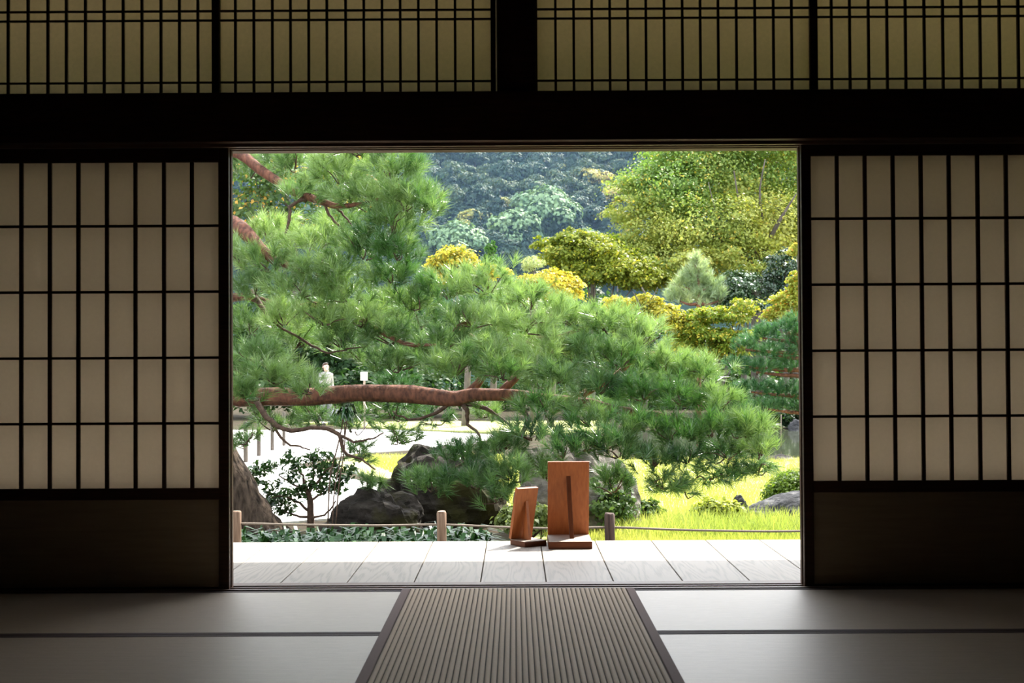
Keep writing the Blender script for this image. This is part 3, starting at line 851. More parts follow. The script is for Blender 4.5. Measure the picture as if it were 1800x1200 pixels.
LIT_NEEDLES = dict(c1=(0.075, 0.19, 0.05), c2=(0.37, 0.52, 0.21))
SHADE_NEEDLES = dict(c1=(0.04, 0.12, 0.04), c2=(0.20, 0.34, 0.13))  # same needles, light and shade put into the two tints
pads = [
    # upper left tiers
    (640, 255, 100, 34, 11.6, LIT_NEEDLES), (690, 300, 62, 36, 11.5, LIT_NEEDLES), (600, 305, 70, 38, 11.7, LIT_NEEDLES), (715, 352, 74, 36, 11.4, LIT_NEEDLES), (650, 352, 80, 36, 11.6, LIT_NEEDLES),
    (530, 342, 58, 24, 11.9, SHADE_NEEDLES), (520, 285, 80, 30, 12.2, SHADE_NEEDLES), (440, 290, 50, 40, 12.6, SHADE_NEEDLES), (745, 362, 42, 20, 11.3, LIT_NEEDLES), (690, 398, 70, 30, 11.5, LIT_NEEDLES),
    (600, 400, 60, 26, 12.2, SHADE_NEEDLES), (470, 412, 62, 30, 12.3, LIT_NEEDLES), (560, 425, 72, 28, 11.9, LIT_NEEDLES), (640, 440, 78, 32, 11.6, LIT_NEEDLES), (700, 442, 50, 30, 11.5, LIT_NEEDLES),
    (480, 462, 62, 28, 11.8, LIT_NEEDLES), (570, 472, 70, 26, 11.6, LIT_NEEDLES), (430, 455, 40, 34, 12.0, LIT_NEEDLES), (690, 485, 64, 26, 11.7, LIT_NEEDLES),
    # middle left tiers
    (450, 505, 52, 28, 11.9, SHADE_NEEDLES), (530, 508, 66, 26, 11.7, LIT_NEEDLES), (610, 515, 70, 28, 11.7, LIT_NEEDLES), (500, 560, 60, 24, 11.8, LIT_NEEDLES), (570, 560, 60, 22, 11.7, LIT_NEEDLES),
    (440, 572, 48, 30, 12.2, SHADE_NEEDLES), (640, 560, 62, 30, 11.8, LIT_NEEDLES), (450, 622, 52, 26, 11.6, SHADE_NEEDLES), (520, 600, 60, 22, 12.1, SHADE_NEEDLES), (600, 598, 60, 24, 11.9, SHADE_NEEDLES),
    (480, 660, 62, 30, 11.3, LIT_NEEDLES), (540, 680, 40, 22, 11.2, LIT_NEEDLES), (430, 690, 38, 26, 11.3, LIT_NEEDLES), (690, 590, 60, 28, 11.9, SHADE_NEEDLES), (700, 640, 64, 26, 11.9, SHADE_NEEDLES), (640, 628, 40, 14, 12.2, SHADE_NEEDLES),
    (760, 620, 50, 30, 12.0, SHADE_NEEDLES), (430, 640, 40, 30, 12.0, SHADE_NEEDLES), (660, 540, 50, 22, 12.3, SHADE_NEEDLES),
    # the long limb
    (720, 530, 58, 28, 11.9, LIT_NEEDLES), (790, 508, 72, 32, 11.8, LIT_NEEDLES), (860, 500, 62, 30, 11.8, LIT_NEEDLES), (930, 530, 58, 30, 11.7, LIT_NEEDLES), (830, 560, 80, 26, 11.6, LIT_NEEDLES),
    (920, 570, 70, 26, 11.5, LIT_NEEDLES), (1000, 555, 66, 30, 11.7, LIT_NEEDLES), (1070, 570, 60, 32, 11.6, LIT_NEEDLES), (1130, 590, 58, 34, 11.6, LIT_NEEDLES), (780, 600, 60, 28, 11.7, SHADE_NEEDLES),
    (860, 622, 66, 26, 11.4, LIT_NEEDLES), (800, 648, 70, 26, 11.3, LIT_NEEDLES), (880, 655, 56, 24, 11.2, LIT_NEEDLES), (960, 615, 60, 28, 11.5, LIT_NEEDLES), (1020, 620, 60, 26, 11.5, SHADE_NEEDLES),
    (1090, 630, 58, 28, 11.4, LIT_NEEDLES), (1170, 640, 56, 30, 11.4, LIT_NEEDLES), (1230, 660, 56, 30, 11.3, LIT_NEEDLES), (980, 660, 62, 24, 11.3, SHADE_NEEDLES), (1050, 680, 60, 26, 11.3, SHADE_NEEDLES),
    (1130, 690, 60, 24, 11.2, LIT_NEEDLES), (1200, 700, 58, 28, 11.1, LIT_NEEDLES), (1265, 705, 40, 26, 11.0, LIT_NEEDLES), (960, 720, 66, 22, 11.1, LIT_NEEDLES), (1040, 738, 66, 22, 11.0, LIT_NEEDLES),
    (1110, 750, 58, 22, 10.9, LIT_NEEDLES), (1180, 760, 56, 24, 10.9, LIT_NEEDLES), (1250, 752, 56, 28, 10.8, LIT_NEEDLES), (1310, 752, 48, 32, 10.8, LIT_NEEDLES), (1335, 790, 30, 24, 10.8, LIT_NEEDLES),
    (1280, 795, 50, 18, 10.9, SHADE_NEEDLES), (1210, 805, 50, 18, 10.9, SHADE_NEEDLES), (1150, 808, 40, 24, 10.9, SHADE_NEEDLES), (1090, 790, 50, 26, 10.8, SHADE_NEEDLES), (1040, 775, 46, 22, 10.8, SHADE_NEEDLES),
    (940, 762, 54, 22, 10.9, SHADE_NEEDLES), (990, 790, 40, 22, 10.8, SHADE_NEEDLES), 
    # lower clump in front of the rock, shade put into its tint
    (880, 785, 56, 22, 11.0, SHADE_NEEDLES), (820, 800, 66, 22, 11.1, SHADE_NEEDLES), (760, 850, 56, 26, 11.0, SHADE_NEEDLES), (840, 845, 66, 28, 10.9, SHADE_NEEDLES), (900, 830, 50, 26, 10.8, SHADE_NEEDLES), (880, 870, 44, 18, 10.9, SHADE_NEEDLES),
    (1080, 850, 36, 30, 11.2, SHADE_NEEDLES), (960, 830, 36, 24, 11.0, SHADE_NEEDLES),
    # the rear half of the crown, above and behind
    (640, 225, 110, 44, 13.9, LIT_NEEDLES), (720, 180, 110, 44, 14.3, LIT_NEEDLES), (560, 200, 100, 44, 13.6, LIT_NEEDLES), (640, 120, 120, 50, 14.0, LIT_NEEDLES), (500, 140, 100, 50, 13.4, LIT_NEEDLES), (770, 110, 90, 40, 14.4, LIT_NEEDLES),
    (740, 560, 70, 30, 13.2, SHADE_NEEDLES), (820, 590, 80, 30, 13.3, SHADE_NEEDLES), (910, 600, 80, 30, 13.3, SHADE_NEEDLES), (1000, 610, 80, 28, 13.2, SHADE_NEEDLES), (1080, 640, 70, 28, 13.0, SHADE_NEEDLES), (860, 540, 70, 26, 13.4, SHADE_NEEDLES),
    (700, 680, 60, 18, 13.4, SHADE_NEEDLES), (960, 670, 70, 24, 12.9, SHADE_NEEDLES), (1150, 680, 60, 26, 12.6, SHADE_NEEDLES), (1060, 720, 60, 20, 12.4, SHADE_NEEDLES), (620, 600, 60, 22, 13.4, SHADE_NEEDLES), (680, 560, 60, 24, 13.6, SHADE_NEEDLES),
]
for (px, py, rx, ry, Y, kw) in pads:
    pine_pad(pine, px, py, rx, ry, Y, **kw)
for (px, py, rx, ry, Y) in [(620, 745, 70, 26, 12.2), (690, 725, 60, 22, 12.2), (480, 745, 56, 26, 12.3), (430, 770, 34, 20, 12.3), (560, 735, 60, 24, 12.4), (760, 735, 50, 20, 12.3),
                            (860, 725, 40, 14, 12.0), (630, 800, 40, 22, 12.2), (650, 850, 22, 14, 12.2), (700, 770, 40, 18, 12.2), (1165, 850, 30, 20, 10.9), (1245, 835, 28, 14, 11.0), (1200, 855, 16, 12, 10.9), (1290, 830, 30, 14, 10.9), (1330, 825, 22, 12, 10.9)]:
    pine_pad(pine, px, py, rx, ry, Y, dens=0.55, up=0.1, **SHADE_NEEDLES)


# ------------------------------------------------------------------ rocks
def rock(px, py, rx, ry, Y, mat, label, seed, depth=None, rough=0.32, tilt=0.0, group=None, sub=5, skew=0.0):
    k = Y / F_PX
    c = at(px, py, Y)
    bm = bmesh.new()
    bmesh.ops.create_icosphere(bm, subdivisions=sub, radius=1.0)
    from mathutils import noise as mn
    off = Vector((seed * 3.1, seed * 1.7, seed * 0.9))
    base_z = GZ - 0.12
    a = Vector((rx * k, depth if depth else rx * k * 0.8, 0))
    top = c[2] + ry * k
    hz = top - base_z
    for v in bm.verts:
        d = v.co.normalized()
        n1 = mn.noise(d * 1.3 + off); n2 = mn.noise(d * 3.1 + off * 2); n3 = abs(mn.noise(d * 7.0 + off)); n4 = mn.noise(d * 16 + off)
        cell = mn.cell(d * 2.2 + off)
        r = 1 + rough * (0.75 * n1 + 0.45 * n2 + 0.10 * cell - 0.22 * n3 + 0.10 * n4)
        x = d.x * r; y = d.y * r; z = d.z * r
        x += skew * z
        z = max(z, -0.4)
        v.co = Vector((x * a.x, y * a.y, (z + 0.4) / 1.4 * hz + tilt * x * hz))
    me = bpy.data.meshes.new('rock'); bm.to_mesh(me); bm.free()
    me.materials.append(mat)
    for p in me.polygons: p.use_smooth = False
    o = bpy.data.objects.new('rock', me)
    o.location = (c[0], c[1], base_z)
    COL.objects.link(o)
    tag(o, label, 'rock', group)
    return o


rock(775, 858, 118, 78, 13.6, M['rock_dark'], 'big dark mossy boulder half hidden by drooping pine boughs', 1, depth=0.55)
rock(655, 905, 88, 46, 12.4, M['rock_dark'], 'low dark jagged rock between the leafy shrub and the big boulder', 5, depth=0.4, rough=0.4)
rock(1015, 865, 108, 86, 13.0, M['rock_pale'], 'pale weathered boulder sloping down behind the taller sign stand', 3, depth=0.5, skew=-0.1)
rock(1378, 898, 74, 32, 13.6, M['rock_grey'], 'long grey streaked rock lying in the grass by the clipped bush', 8, depth=0.35, rough=0.2, skew=0.25)
rock(1299, 890, 18, 20, 13.9, M['rock_grey'], 'small grey upright stone at the end of the long streaked rock', 9, sub=4)
rock(1213, 903, 10, 7, 13.8, M['rock_grey'], 'tiny grey stone in the grass left of the yellow-green bush', 10, sub=3)
rock(1372, 806, 30, 7, 22.0, M['rock_pale'], 'flat pale stone at the pond edge by the tip of the pine limb', 11, sub=4)
rock(1264, 817, 14, 6, 21.0, M['rock_pale'], 'small pale stone on the lawn beneath the pine limb', 12, sub=3)
rock(1397, 751, 12, 14, 32.0, M['rock_grey'], 'upright grey stone standing on the far pond bank', 13, sub=4)
rock(470, 938, 16, 8, 11.9, M['rock_pale'], 'small round pale stone at the foot of the pine trunk', 14, sub=3)


# ------------------------------------------------------------------ rope fence at the veranda edge
def round_post(px, pytop, Y, r, mat, label, grp, dark=False):
    t = at(px, pytop, Y)
    p = empty('fence_post', (t[0], t[1], GZ)); tag(p, label, 'post', grp)
    h = t[2] - GZ
    n = 7
    zs = np.linspace(-0.1, h - 0.008, n)
    pts = [(rng.normal(scale=0.0012), rng.normal(scale=0.0012), z) for z in zs] + [(0, 0, h)]
    rad = [r * (1.03 - 0.05 * i / n) for i in range(n)] + [r * 0.86]
    o = MB().tube(pts, rad, 14, 0.035).build('shaft', mat, None, smooth=True); o.parent = p
    cap = MB().tube([(0, 0, h - 0.0005), (0, 0, h + 0.0015)], [r * 0.85, r * 0.80], 14).build('cut_top', M['post_wood'] if not dark else M['post_dark'], None); cap.parent = p
    return p


FY = 9.0
round_post(416, 898, FY, 0.030, M['post_wood'], 'short brown wooden rope-fence post beside the left door edge', 'short posts of the rope fence')
round_post(776, 899, FY, 0.031, M['post_wood'], 'short brown wooden rope-fence post in front of the mossy boulder', 'short posts of the rope fence')
round_post(1072, 902, FY, 0.033, M['post_dark'], 'short dark weathered rope-fence post right of the taller sign stand', 'short posts of the rope fence', True)
round_post(1480, 905, FY, 0.031, M['post_wood'], 'short rope-fence post hidden behind the right sliding door', 'short posts of the rope fence')
rp = [at(100, 926, FY), at(250, 924, FY), at(416, 920, FY), at(520, 922, FY), at(660, 923.5, FY), at(776, 922, FY), at(880, 926, FY), at(980, 928.5, FY), at(1072, 926.5, FY), at(1200, 931, FY),
      at(1340, 933.5, FY), at(1480, 933, FY), at(1700, 938, FY)]
rope = MB().tube(spline(rp, 160), [0.0072] * 160, 8).build('rope', M['rope'], None, smooth=True)
tag(rope, 'thin pale rope strung through the short posts along the garden edge', 'rope')

# stakes on the gravel court, going away from the viewer
stake_words = ['grey wooden stake on the white gravel, closest of the row to the pine trunk', 'grey wooden stake on the white gravel, second of the row from the pine trunk',
               'grey wooden stake on the white gravel, third of the row from the pine trunk', 'grey wooden stake on the white gravel, last of the row from the pine trunk']
for (px, pyb, wpx), lab in zip([(432, 812, 8.0), (455, 801, 7.0), (478.5, 791, 6.5), (499, 783, 6.0)], stake_words):
    g = ground(px, pyb)
    r = wpx / 2 / F_PX * g[1]
    pts = [(0, 0, -0.05), (0, 0, 0.3), (0, 0, 0.62), (0, 0, 0.64)]
    o = MB().tube(pts, [r, r, r * 0.96, r * 0.7], 8, 0.03).build('wooden_stake', M['trunk'], None, smooth=True)
    o.location = (g[0], g[1], GZ)
    tag(o, lab, 'stake', 'stakes on the gravel court')


# ------------------------------------------------------------------ grass, ground cover
def blades(name, px_fn, n, hgt, wid, c1, c2, label, ncat='grass'):
    xy = px_fn(n)
    n = len(xy)
    base = np.column_stack([xy, np.full(n, GZ)])
    h = hgt * (0.5 + 0.8 * rng.random(n))
    lean = rng.normal(scale=0.35, size=(n, 2)) * h[:, None]
    tip = base + np.column_stack([lean, h])
    a = rng.random(n) * 2 * math.pi
    wv = np.column_stack([np.cos(a), np.sin(a), np.zeros(n)]) * wid * 0.5
    v = np.empty((n, 3, 3)); v[:, 0] = base - wv; v[:, 1] = base + wv; v[:, 2] = tip
    o = np_mesh(name, v.reshape(-1, 3), np.arange(n * 3).reshape(n, 3), M['grass'], None, col=np.repeat(tints(n, c1, c2, base, 1.6), 3, axis=0))
    tag(o, label, ncat, kind='stuff')
    return o


def lawn_pts(n):
    y = 11.3 + 11.0 * rng.random(n) ** 1.7
    x = -0.3 + (y - 11.3) * 0.0 + rng.random(n) * (4.2 + (y - 11.3) * 0.35)
    k = (x > 0.35 - (y - 11.5) * 0.12)
    return np.column_stack([x[k], y[k]])


blades('grass', lawn_pts, 70000, 0.075, 0.010, (0.36, 0.40, 0.11), (0.52, 0.53, 0.19), 'short sunlit yellow-green lawn grass between the rocks and the pond')


def tall_pts(n):
    x = 0.85 + rng.random(n) * 2.6
    y = 12.0 + rng.random(n) * 1.6
    return np.column_stack([x, y])


blades('tall_grass', tall_pts, 6000, 0.15, 0.014, (0.30, 0.38, 0.10), (0.48, 0.52, 0.18), 'taller loose grass blades growing in front of the grey streaked rock')


def isl_pts(n):
    x = -2.6 + rng.random(n) * 2.4; y = 17.5 + rng.random(n) * 5.8
    k = x > -0.4 - (y - 15) * 0.28
    return np.column_stack([x[k], y[k]])


blades('island_grass', isl_pts, 14000, 0.07, 0.012, (0.36, 0.40, 0.11), (0.52, 0.53, 0.19), 'bright lawn grass beside the white gravel, beyond the mossy boulder')


def cover(name, x0, x1, y0, y1, n, length, label):
    """strap-shaped leaves arching from many crowns"""
    ncr = n // 9
    cx = x0 + rng.random(ncr) * (x1 - x0); cy = y0 + rng.random(ncr) * (y1 - y0)
    c = np.repeat(np.column_stack([cx, cy, np.full(ncr, GZ)]), 9, axis=0)
    n = len(c)
    az = rng.random(n) * 2 * math.pi
    L = length * (0.6 + 0.7 * rng.random(n))
    hd = np.column_stack([np.cos(az), np.sin(az), np.zeros(n)])
    sd = np.column_stack([-np.sin(az), np.cos(az), np.zeros(n)])
    up = np.array([0, 0, 1.0])
    w = (0.011 + 0.010 * rng.random(n))[:, None]
    el = (0.7 + 0.6 * rng.random(n))[:, None]
    p1 = c + hd * L[:, None] * 0.35 + up * L[:, None] * 0.62 * el
    p2 = c + hd * L[:, None] * 0.80 + up * L[:, None] * 0.55 * el
    v = np.empty((n, 6, 3))
    v[:, 0] = c - sd * w * 0.3; v[:, 1] = c + sd * w * 0.3
    v[:, 2] = p1 - sd * w; v[:, 3] = p1 + sd * w
    v[:, 4] = p2 - sd * w * 0.15; v[:, 5] = p2 + sd * w * 0.15
    idx = np.arange(n)[:, None] * 6
    f = np.vstack([idx + np.array([0, 1, 3, 2]), idx + np.array([2, 3, 5, 4])])
    o = np_mesh(name, v.reshape(-1, 3), f, M['gloss2'], None, col=np.repeat(tints(n, (0.022, 0.065, 0.02), (0.055, 0.14, 0.04)), 6, axis=0))
    tag(o, label, 'ground cover', kind='stuff')
    return o


M['gloss2'] = leaf_mat('strap_leaf', 0.2, 0.38, 0.5, (0.9, 1.0, 0.5))
cover('ground_cover', -2.3, -0.25, 9.6, 11.3, 5200, 0.24, 'dark strap-leaved ground cover along the rope fence below the rocks')


# ------------------------------------------------------------------ shrubs
def bush(name, blobs, n, size, c1, c2, label, cat='bush', mat='leaf', grp=None, low=-0.4, shell=0.5, upb=0.5, c3=None, p3=0.0, stems=True, aspect=0.6, sprays=46):
    c = np.mean([b[:3] for b in blobs], axis=0)
    e = empty(name, (c[0], c[1], GZ)); tag(e, label, cat, grp)
    p, nr, pk = crown_points(blobs, n, shell, 0.2, low, sprays)
    k = p[:, 2] > GZ
    p, nr = p[k], nr[k]
    nn = unit(nr * 0.7 + np.array([0, 0, upb]) + rng.normal(scale=0.5, size=p.shape))
    o = leaves_mesh('leaves', p, nn, size, tints(len(p), c1, c2, p, 2.5, c3, p3), M[mat], e, aspect)
    o['kind'] = 'stuff'
    if stems:
        s = MB()
        for b in blobs:
            for _ in range(3):
                q = np.array(b[:3]) + rng.normal(scale=0.3, size=3) * np.array(b[3:6])
                b0_ = np.array([c[0] + rng.normal(scale=0.02), c[1], GZ - 0.03])
                s.tube(spline([b0_, (b0_ + q) / 2 + rng.normal(scale=0.04, size=3), q], 6), np.linspace(0.012, 0.005, 6), 5)
        so = s.build('stems', M['twig'], e, smooth=True); so['kind'] = 'stuff'
    return e


# camellia-like shrub on the left
sh = empty('leafy_shrub', tuple(ground(548, 925, GZ)[:2]) + (GZ,))
SY = 13.0
tag(sh, 'dark glossy-leaved shrub with open branches standing before the white gravel', 'shrub')
branch(sh, [(546, 934, SY, .040), (546, 905, SY, .032), (545, 880, SY, .028), (541, 862, SY, .022)], M['twig'], 8, 8, 'stem')
sh_br = [[(541, 866, SY, .018), (560, 845, SY, .012), (575, 825, 12.9, .008), (592, 815, 12.9, .004)],
         [(541, 864, SY, .018), (532, 840, SY, .012), (522, 820, 13.1, .007), (512, 808, 13.1, .004)],
         [(545, 900, SY, .016), (520, 880, SY, .012), (495, 872, 12.9, .008), (470, 878, 12.9, .004)],
         [(546, 908, SY, .014), (516, 905, SY, .010), (490, 895, 13, .006)],
         [(544, 880, SY, .012), (566, 868, SY, .010), (590, 850, 13, .007), (606, 836, 13, .004)],
         [(543, 870, SY, .013), (550, 840, SY, .010), (553, 815, 13, .007), (548, 800, 13, .004)],
         [(440, 838, 13.2, .012), (455, 832, 13.2, .009), (468, 822, 13.2, .006), (485, 815, 13.2, .004)],
         [(546, 912, SY, .012), (575, 900, SY, .009), (590, 880, 13, .006)],
         [(541, 862, SY, .012), (515, 850, SY, .009), (490, 835, 13, .006)]]
for b in sh_br: branch(sh, b, M['twig'], 9, 6, 'branch', 0.006)
cl = [(590, 820, 22, 14), (605, 838, 16, 12), (565, 830, 22, 16), (550, 806, 18, 14), (520, 818, 20, 16), (512, 840, 16, 12), (500, 872, 26, 14), (478, 884, 22, 14), (470, 868, 14, 10),
      (545, 852, 18, 12), (575, 855, 22, 12), (595, 855, 16, 12), (530, 865, 16, 12), (458, 826, 24, 12), (440, 834, 14, 14), (480, 818, 14, 10), (456, 848, 14, 6), (500, 895, 20, 12), (615, 822, 10, 10),
      (570, 800, 14, 10), (505, 806, 12, 10), (485, 850, 14, 8)]
pp = []
for (x, y, rx, ry) in cl:
    m = int(rx * ry / 3.4)
    c = at(x, y, SY); k = SY / F_PX
    pp.append(c + rng.normal(scale=0.55, size=(m, 3)) * np.array([rx * k, rx * k * 0.9, ry * k]))
pp = np.vstack(pp)
o = leaves_mesh('leaves', pp, rng.normal(size=pp.shape) + np.array([0, -0.2, 0.9]), 0.06, tints(len(pp), (0.020, 0.055, 0.016), (0.05, 0.12, 0.03)), M['gloss'], sh, 0.5)
o['kind'] = 'stuff'

# tall thin plant with a mop of drooping leaves
tp = empty('slender_plant', tuple(ground(585, 925)[:2]) + (GZ,))
tag(tp, 'slender upright plant with a drooping leaf mop just below the bare pine limb', 'plant')
TY = 11.2
for q in ([(576, 930, TY, .007), (580, 840, TY, .006), (592, 790, TY, .006), (602, 745, TY, .005), (603, 722, TY, .004)],
          [(590, 925, TY, .006), (596, 850, TY, .006), (604, 800, TY, .005), (608, 750, TY, .005), (612, 724, TY, .004)],
          [(584, 928, TY, .006), (588, 860, TY, .005), (600, 800, TY, .004), (606, 750, TY, .004), (600, 726, TY, .003)]):
    branch(tp, q, M['twig'], 12, 6, 'stem')
nl = 46
hub = at(607, 722, TY)
az = rng.random(nl) * 2 * math.pi
hd = np.column_stack([np.cos(az), np.sin(az), np.zeros(nl)]); sd = np.column_stack([-np.sin(az), np.cos(az), np.zeros(nl)])
L = (0.07 + 0.05 * rng.random(nl))[:, None]
c0 = hub + rng.normal(scale=0.02, size=(nl, 3)); wv = 0.011
p1 = c0 + hd * L * 0.6 + np.array([0, 0, 0.015]); p2 = c0 + hd * L * 1.05 - np.array([0, 0, 1.0]) * L * 0.7
v = np.empty((nl, 6, 3)); v[:, 0] = c0 - sd * .003; v[:, 1] = c0 + sd * .003; v[:, 2] = p1 - sd * wv; v[:, 3] = p1 + sd * wv; v[:, 4] = p2 - sd * .002; v[:, 5] = p2 + sd * .002
idx = np.arange(nl)[:, None] * 6
o = np_mesh('leaves', v.reshape(-1, 3), np.vstack([idx + np.array([0, 1, 3, 2]), idx + np.array([2, 3, 5, 4])]), M['gloss'], tp, col=np.repeat(tints(nl, (0.02, 0.06, 0.02), (0.04, 0.11, 0.035)), 6, axis=0))
o['kind'] = 'stuff'

GREEN = ((0.06, 0.14, 0.03), (0.13, 0.25, 0.05))
PALE = ((0.16, 0.24, 0.08), (0.30, 0.38, 0.15))
YEL = ((0.36, 0.33, 0.04), (0.62, 0.50, 0.07))
YG = ((0.16, 0.24, 0.03), (0.38, 0.42, 0.06))
bush('round_bush', [blob_px(1394, 866, 40, 34, 15.0)], 9000, 0.04, (0.05, 0.11, 0.015), (0.14, 0.22, 0.03), 'clipped round green bush on the lawn beside the right door edge', low=-0.8, shell=0.88, sprays=420)
bush('low_bush', [blob_px(1253, 899, 32, 24, 13.4), blob_px(1282, 900, 24, 20, 13.4)], 2600, 0.05, (0.24, 0.32, 0.06), (0.48, 0.50, 0.12), 'low yellow-green azalea bush in the grass left of the streaked rock')
bush('low_bush', [blob_px(1137, 897, 24, 18, 13.2)], 900, 0.045, (0.10, 0.17, 0.05), (0.24, 0.32, 0.11), 'small round grey-green bush at the foot of the pale boulder')
bush('low_bush', [blob_px(1070, 895, 46, 34, 12.6), blob_px(1050, 860, 24, 24, 12.7), (*blob_px(1095, 880, 20, 26, 12.5),)], 2000, 0.045, (0.05, 0.11, 0.03), (0.14, 0.22, 0.07), 'leafy green azalea behind the dark fence post')
bush('low_bush', [blob_px(925, 915, 50, 30, 12.0), blob_px(955, 905, 20, 20, 11.9), blob_px(890, 912, 18, 20, 12.0)], 1700, 0.05, (0.10, 0.17, 0.05), (0.26, 0.32, 0.13), 'pale-leaved azalea behind the smaller sign stand')


# ------------------------------------------------------------------ trees across the garden
def tree(name, label, Y, blobs_px, n, size, c1, c2, cat='tree', mat='leaf', grp=None, trunk=None, branches=(), c3=None, p3=0.0, freq=0.8, low=-0.5, shell=0.5, upb=0.45, aspect=0.6, depthk=1.0, gz=GZ):
    bl = [blob_px(b[0], b[1], b[2], b[3], Y + (b[4] if len(b) > 4 else 0), b[2] * Y / F_PX * depthk) for b in blobs_px]
    cx = np.mean([b[0] for b in bl]); cy = np.mean([b[1] for b in bl])
    if trunk: tb = at(trunk[0][0], trunk[0][1], Y); cx = tb[0]; cy = Y
    e = empty(name, (cx, cy, gz)); tag(e, label, cat, grp)
    p, nr, pk = crown_points(bl, n, shell, 0.28, low)
    nn = unit(nr * 0.6 + np.array([0, 0, upb]) + rng.normal(scale=0.45, size=p.shape))
    o = leaves_mesh('foliage', p, nn, size, tints(len(p), c1, c2, p, freq, c3, p3), M[mat], e, aspect); o['kind'] = 'stuff'
    k = Y / F_PX
    if trunk:
        pts = [np.array([cx, Y, gz - 0.1])] + [at(a[0], a[1], Y) for a in trunk]
        rr = [trunk[0][2] * 1.25] + [a[2] for a in trunk]
    else:
        top = min(bl, key=lambda b: abs(b[0] - cx))
        pts = [np.array([cx, cy, gz - 0.1]), np.array([cx + 0.1, cy, (gz + top[2]) / 2]), np.array([top[0], top[1], top[2]])]
        rr = [0.016 * Y / 6, 0.012 * Y / 6, 0.006 * Y / 6]
    Q = spline(np.column_stack([np.array(pts), rr]), 10)
    MB().tube(Q[:, :3], Q[:, 3], 8, 0.05).build('trunk', M['trunk'], e, smooth=True)
    if branches:
        for b in branches:
            Q = spline([list(at(a[0], a[1], Y + (a[3] if len(a) > 3 else -0.3))) + [a[2]] for a in b], 8)
            MB().tube(Q[:, :3], Q[:, 3], 6, 0.05).build('branch', M['trunk'], e, smooth=True)
    else:
        q0 = pts[-2]
        for b in bl:
            Q = spline([q0, (q0 + np.array(b[:3])) / 2 + rng.normal(scale=0.1, size=3), np.array(b[:3]) + np.array([0, 0, b[5] * 0.4])], 6)
            MB().tube(Q[:, :3], np.linspace(rr[-1], rr[-1] * 0.3, 6), 5, 0.05).build('branch', M['trunk'], e, smooth=True)
    return e


tree('broad_maple', 'huge broad yellow-green tree with orange-tinged top filling the garden behind the glossy shrubs', 46,
     [(1170, 330, 85, 55), (1280, 320, 100, 70, 1), (1385, 300, 90, 80, 2), (1145, 410, 75, 42, -1), (1250, 400, 110, 60, -1), (1360, 400, 100, 70), (1110, 370, 48, 26, -1), (1230, 270, 90, 45, 1), (1340, 245, 110, 50, 1),
      (1430, 380, 70, 90, 1), (1180, 460, 110, 36, -1.5), (1310, 460, 110, 40, -1), (1110, 445, 60, 30, -1.5), (1180, 285, 50, 30), (1130, 320, 40, 22)],
     115000, 0.10, (0.15, 0.26, 0.06), (0.43, 0.45, 0.11), trunk=[(1333, 520, 0.24), (1336, 480, 0.20), (1340, 440, 0.15), (1352, 400, 0.10), (1372, 350, 0.05)],
     branches=[[(1340, 450, 0.11, -0.8), (1358, 410, .08, -1.7), (1378, 375, .05, -1.9), (1400, 340, .02, -2)], [(1336, 470, 0.10), (1318, 420, .07, -1), (1300, 360, .04, -1.4), (1290, 300, .02, -1.6)], [(1335, 475, 0.09), (1280, 430, .06, -1), (1220, 400, .03, -1.5), (1160, 380, .015, -1.6)],
               [(1338, 460, 0.07), (1342, 400, .05, -1), (1335, 340, .03, -1.6), (1345, 280, .015, -1.8)], [(1330, 470, 0.06), (1300, 440, .04, -1.2), (1262, 380, .025, -1.7), (1245, 320, .012, -1.8)]],
     c3=(0.52, 0.42, 0.08), p3=0.06, freq=0.7)
tree('garden_maple', 'dark olive-green tree below the huge broad tree, at the foot of the hill', 43,
     [(1040, 440, 60, 32), (990, 450, 44, 26), (1090, 470, 70, 34), (1040, 480, 70, 26), (1130, 490, 70, 26), (960, 430, 26, 16), (1010, 420, 36, 18)], 26000, 0.105, (0.08, 0.14, 0.02), (0.30, 0.34, 0.04), freq=0.9, c3=(0.5, 0.45, 0.05), p3=0.1)
tree('golden_maple', 'golden yellow maple just behind the big pine, beside the small dark conifer', 35, [(800, 455, 36, 22), (775, 470, 26, 20), (835, 480, 40, 18), (795, 490, 40, 16), (870, 478, 26, 12)], 9000, 0.085, *YEL, c3=(0.16, 0.22, 0.03), p3=0.3)
tree('small_conifer', 'small dark green pointed conifer between the golden maple and the hill', 38, [(862, 455, 14, 12), (862, 440, 9, 12), (860, 462, 16, 10), (866, 430, 4, 8)], 1600, 0.07, (0.03, 0.10, 0.02), (0.07, 0.19, 0.03))
tree('golden_maple', 'bright golden maple rising over the pine limb, left of the bare-branched one', 34, [(965, 495, 46, 20), (935, 498, 26, 16), (1000, 505, 26, 18), (960, 515, 60, 16)], 8500, 0.08, (0.42, 0.36, 0.04), (0.70, 0.56, 0.09), c3=(0.2, 0.24, 0.03), p3=0.2)
tree('spiky_shrub', 'small pale spiky-leaved tree tucked behind the bright golden maple', 37, [(938, 462, 18, 12), (930, 470, 12, 10)], 700, 0.13, (0.20, 0.28, 0.12), (0.36, 0.42, 0.2), aspect=0.15)
tree('golden_maple', 'golden maple with bare twigs sticking out above the limb tip of the pine', 33.8, [(1085, 540, 26, 20), (1110, 555, 30, 16), (1160, 550, 34, 22), (1135, 530, 24, 14), (1190, 570, 30, 18)], 8500, 0.08, (0.40, 0.36, 0.04), (0.64, 0.54, 0.09),
     c3=(0.22, 0.27, 0.04), p3=0.25, trunk=[(1133, 600, .05), (1133, 560, .04), (1136, 525, .03), (1128, 505, .015)], branches=[[(1133, 560, .025), (1122, 530, .018), (1112, 512, .008)], [(1135, 540, .02), (1148, 520, .012), (1156, 505, .006)]])
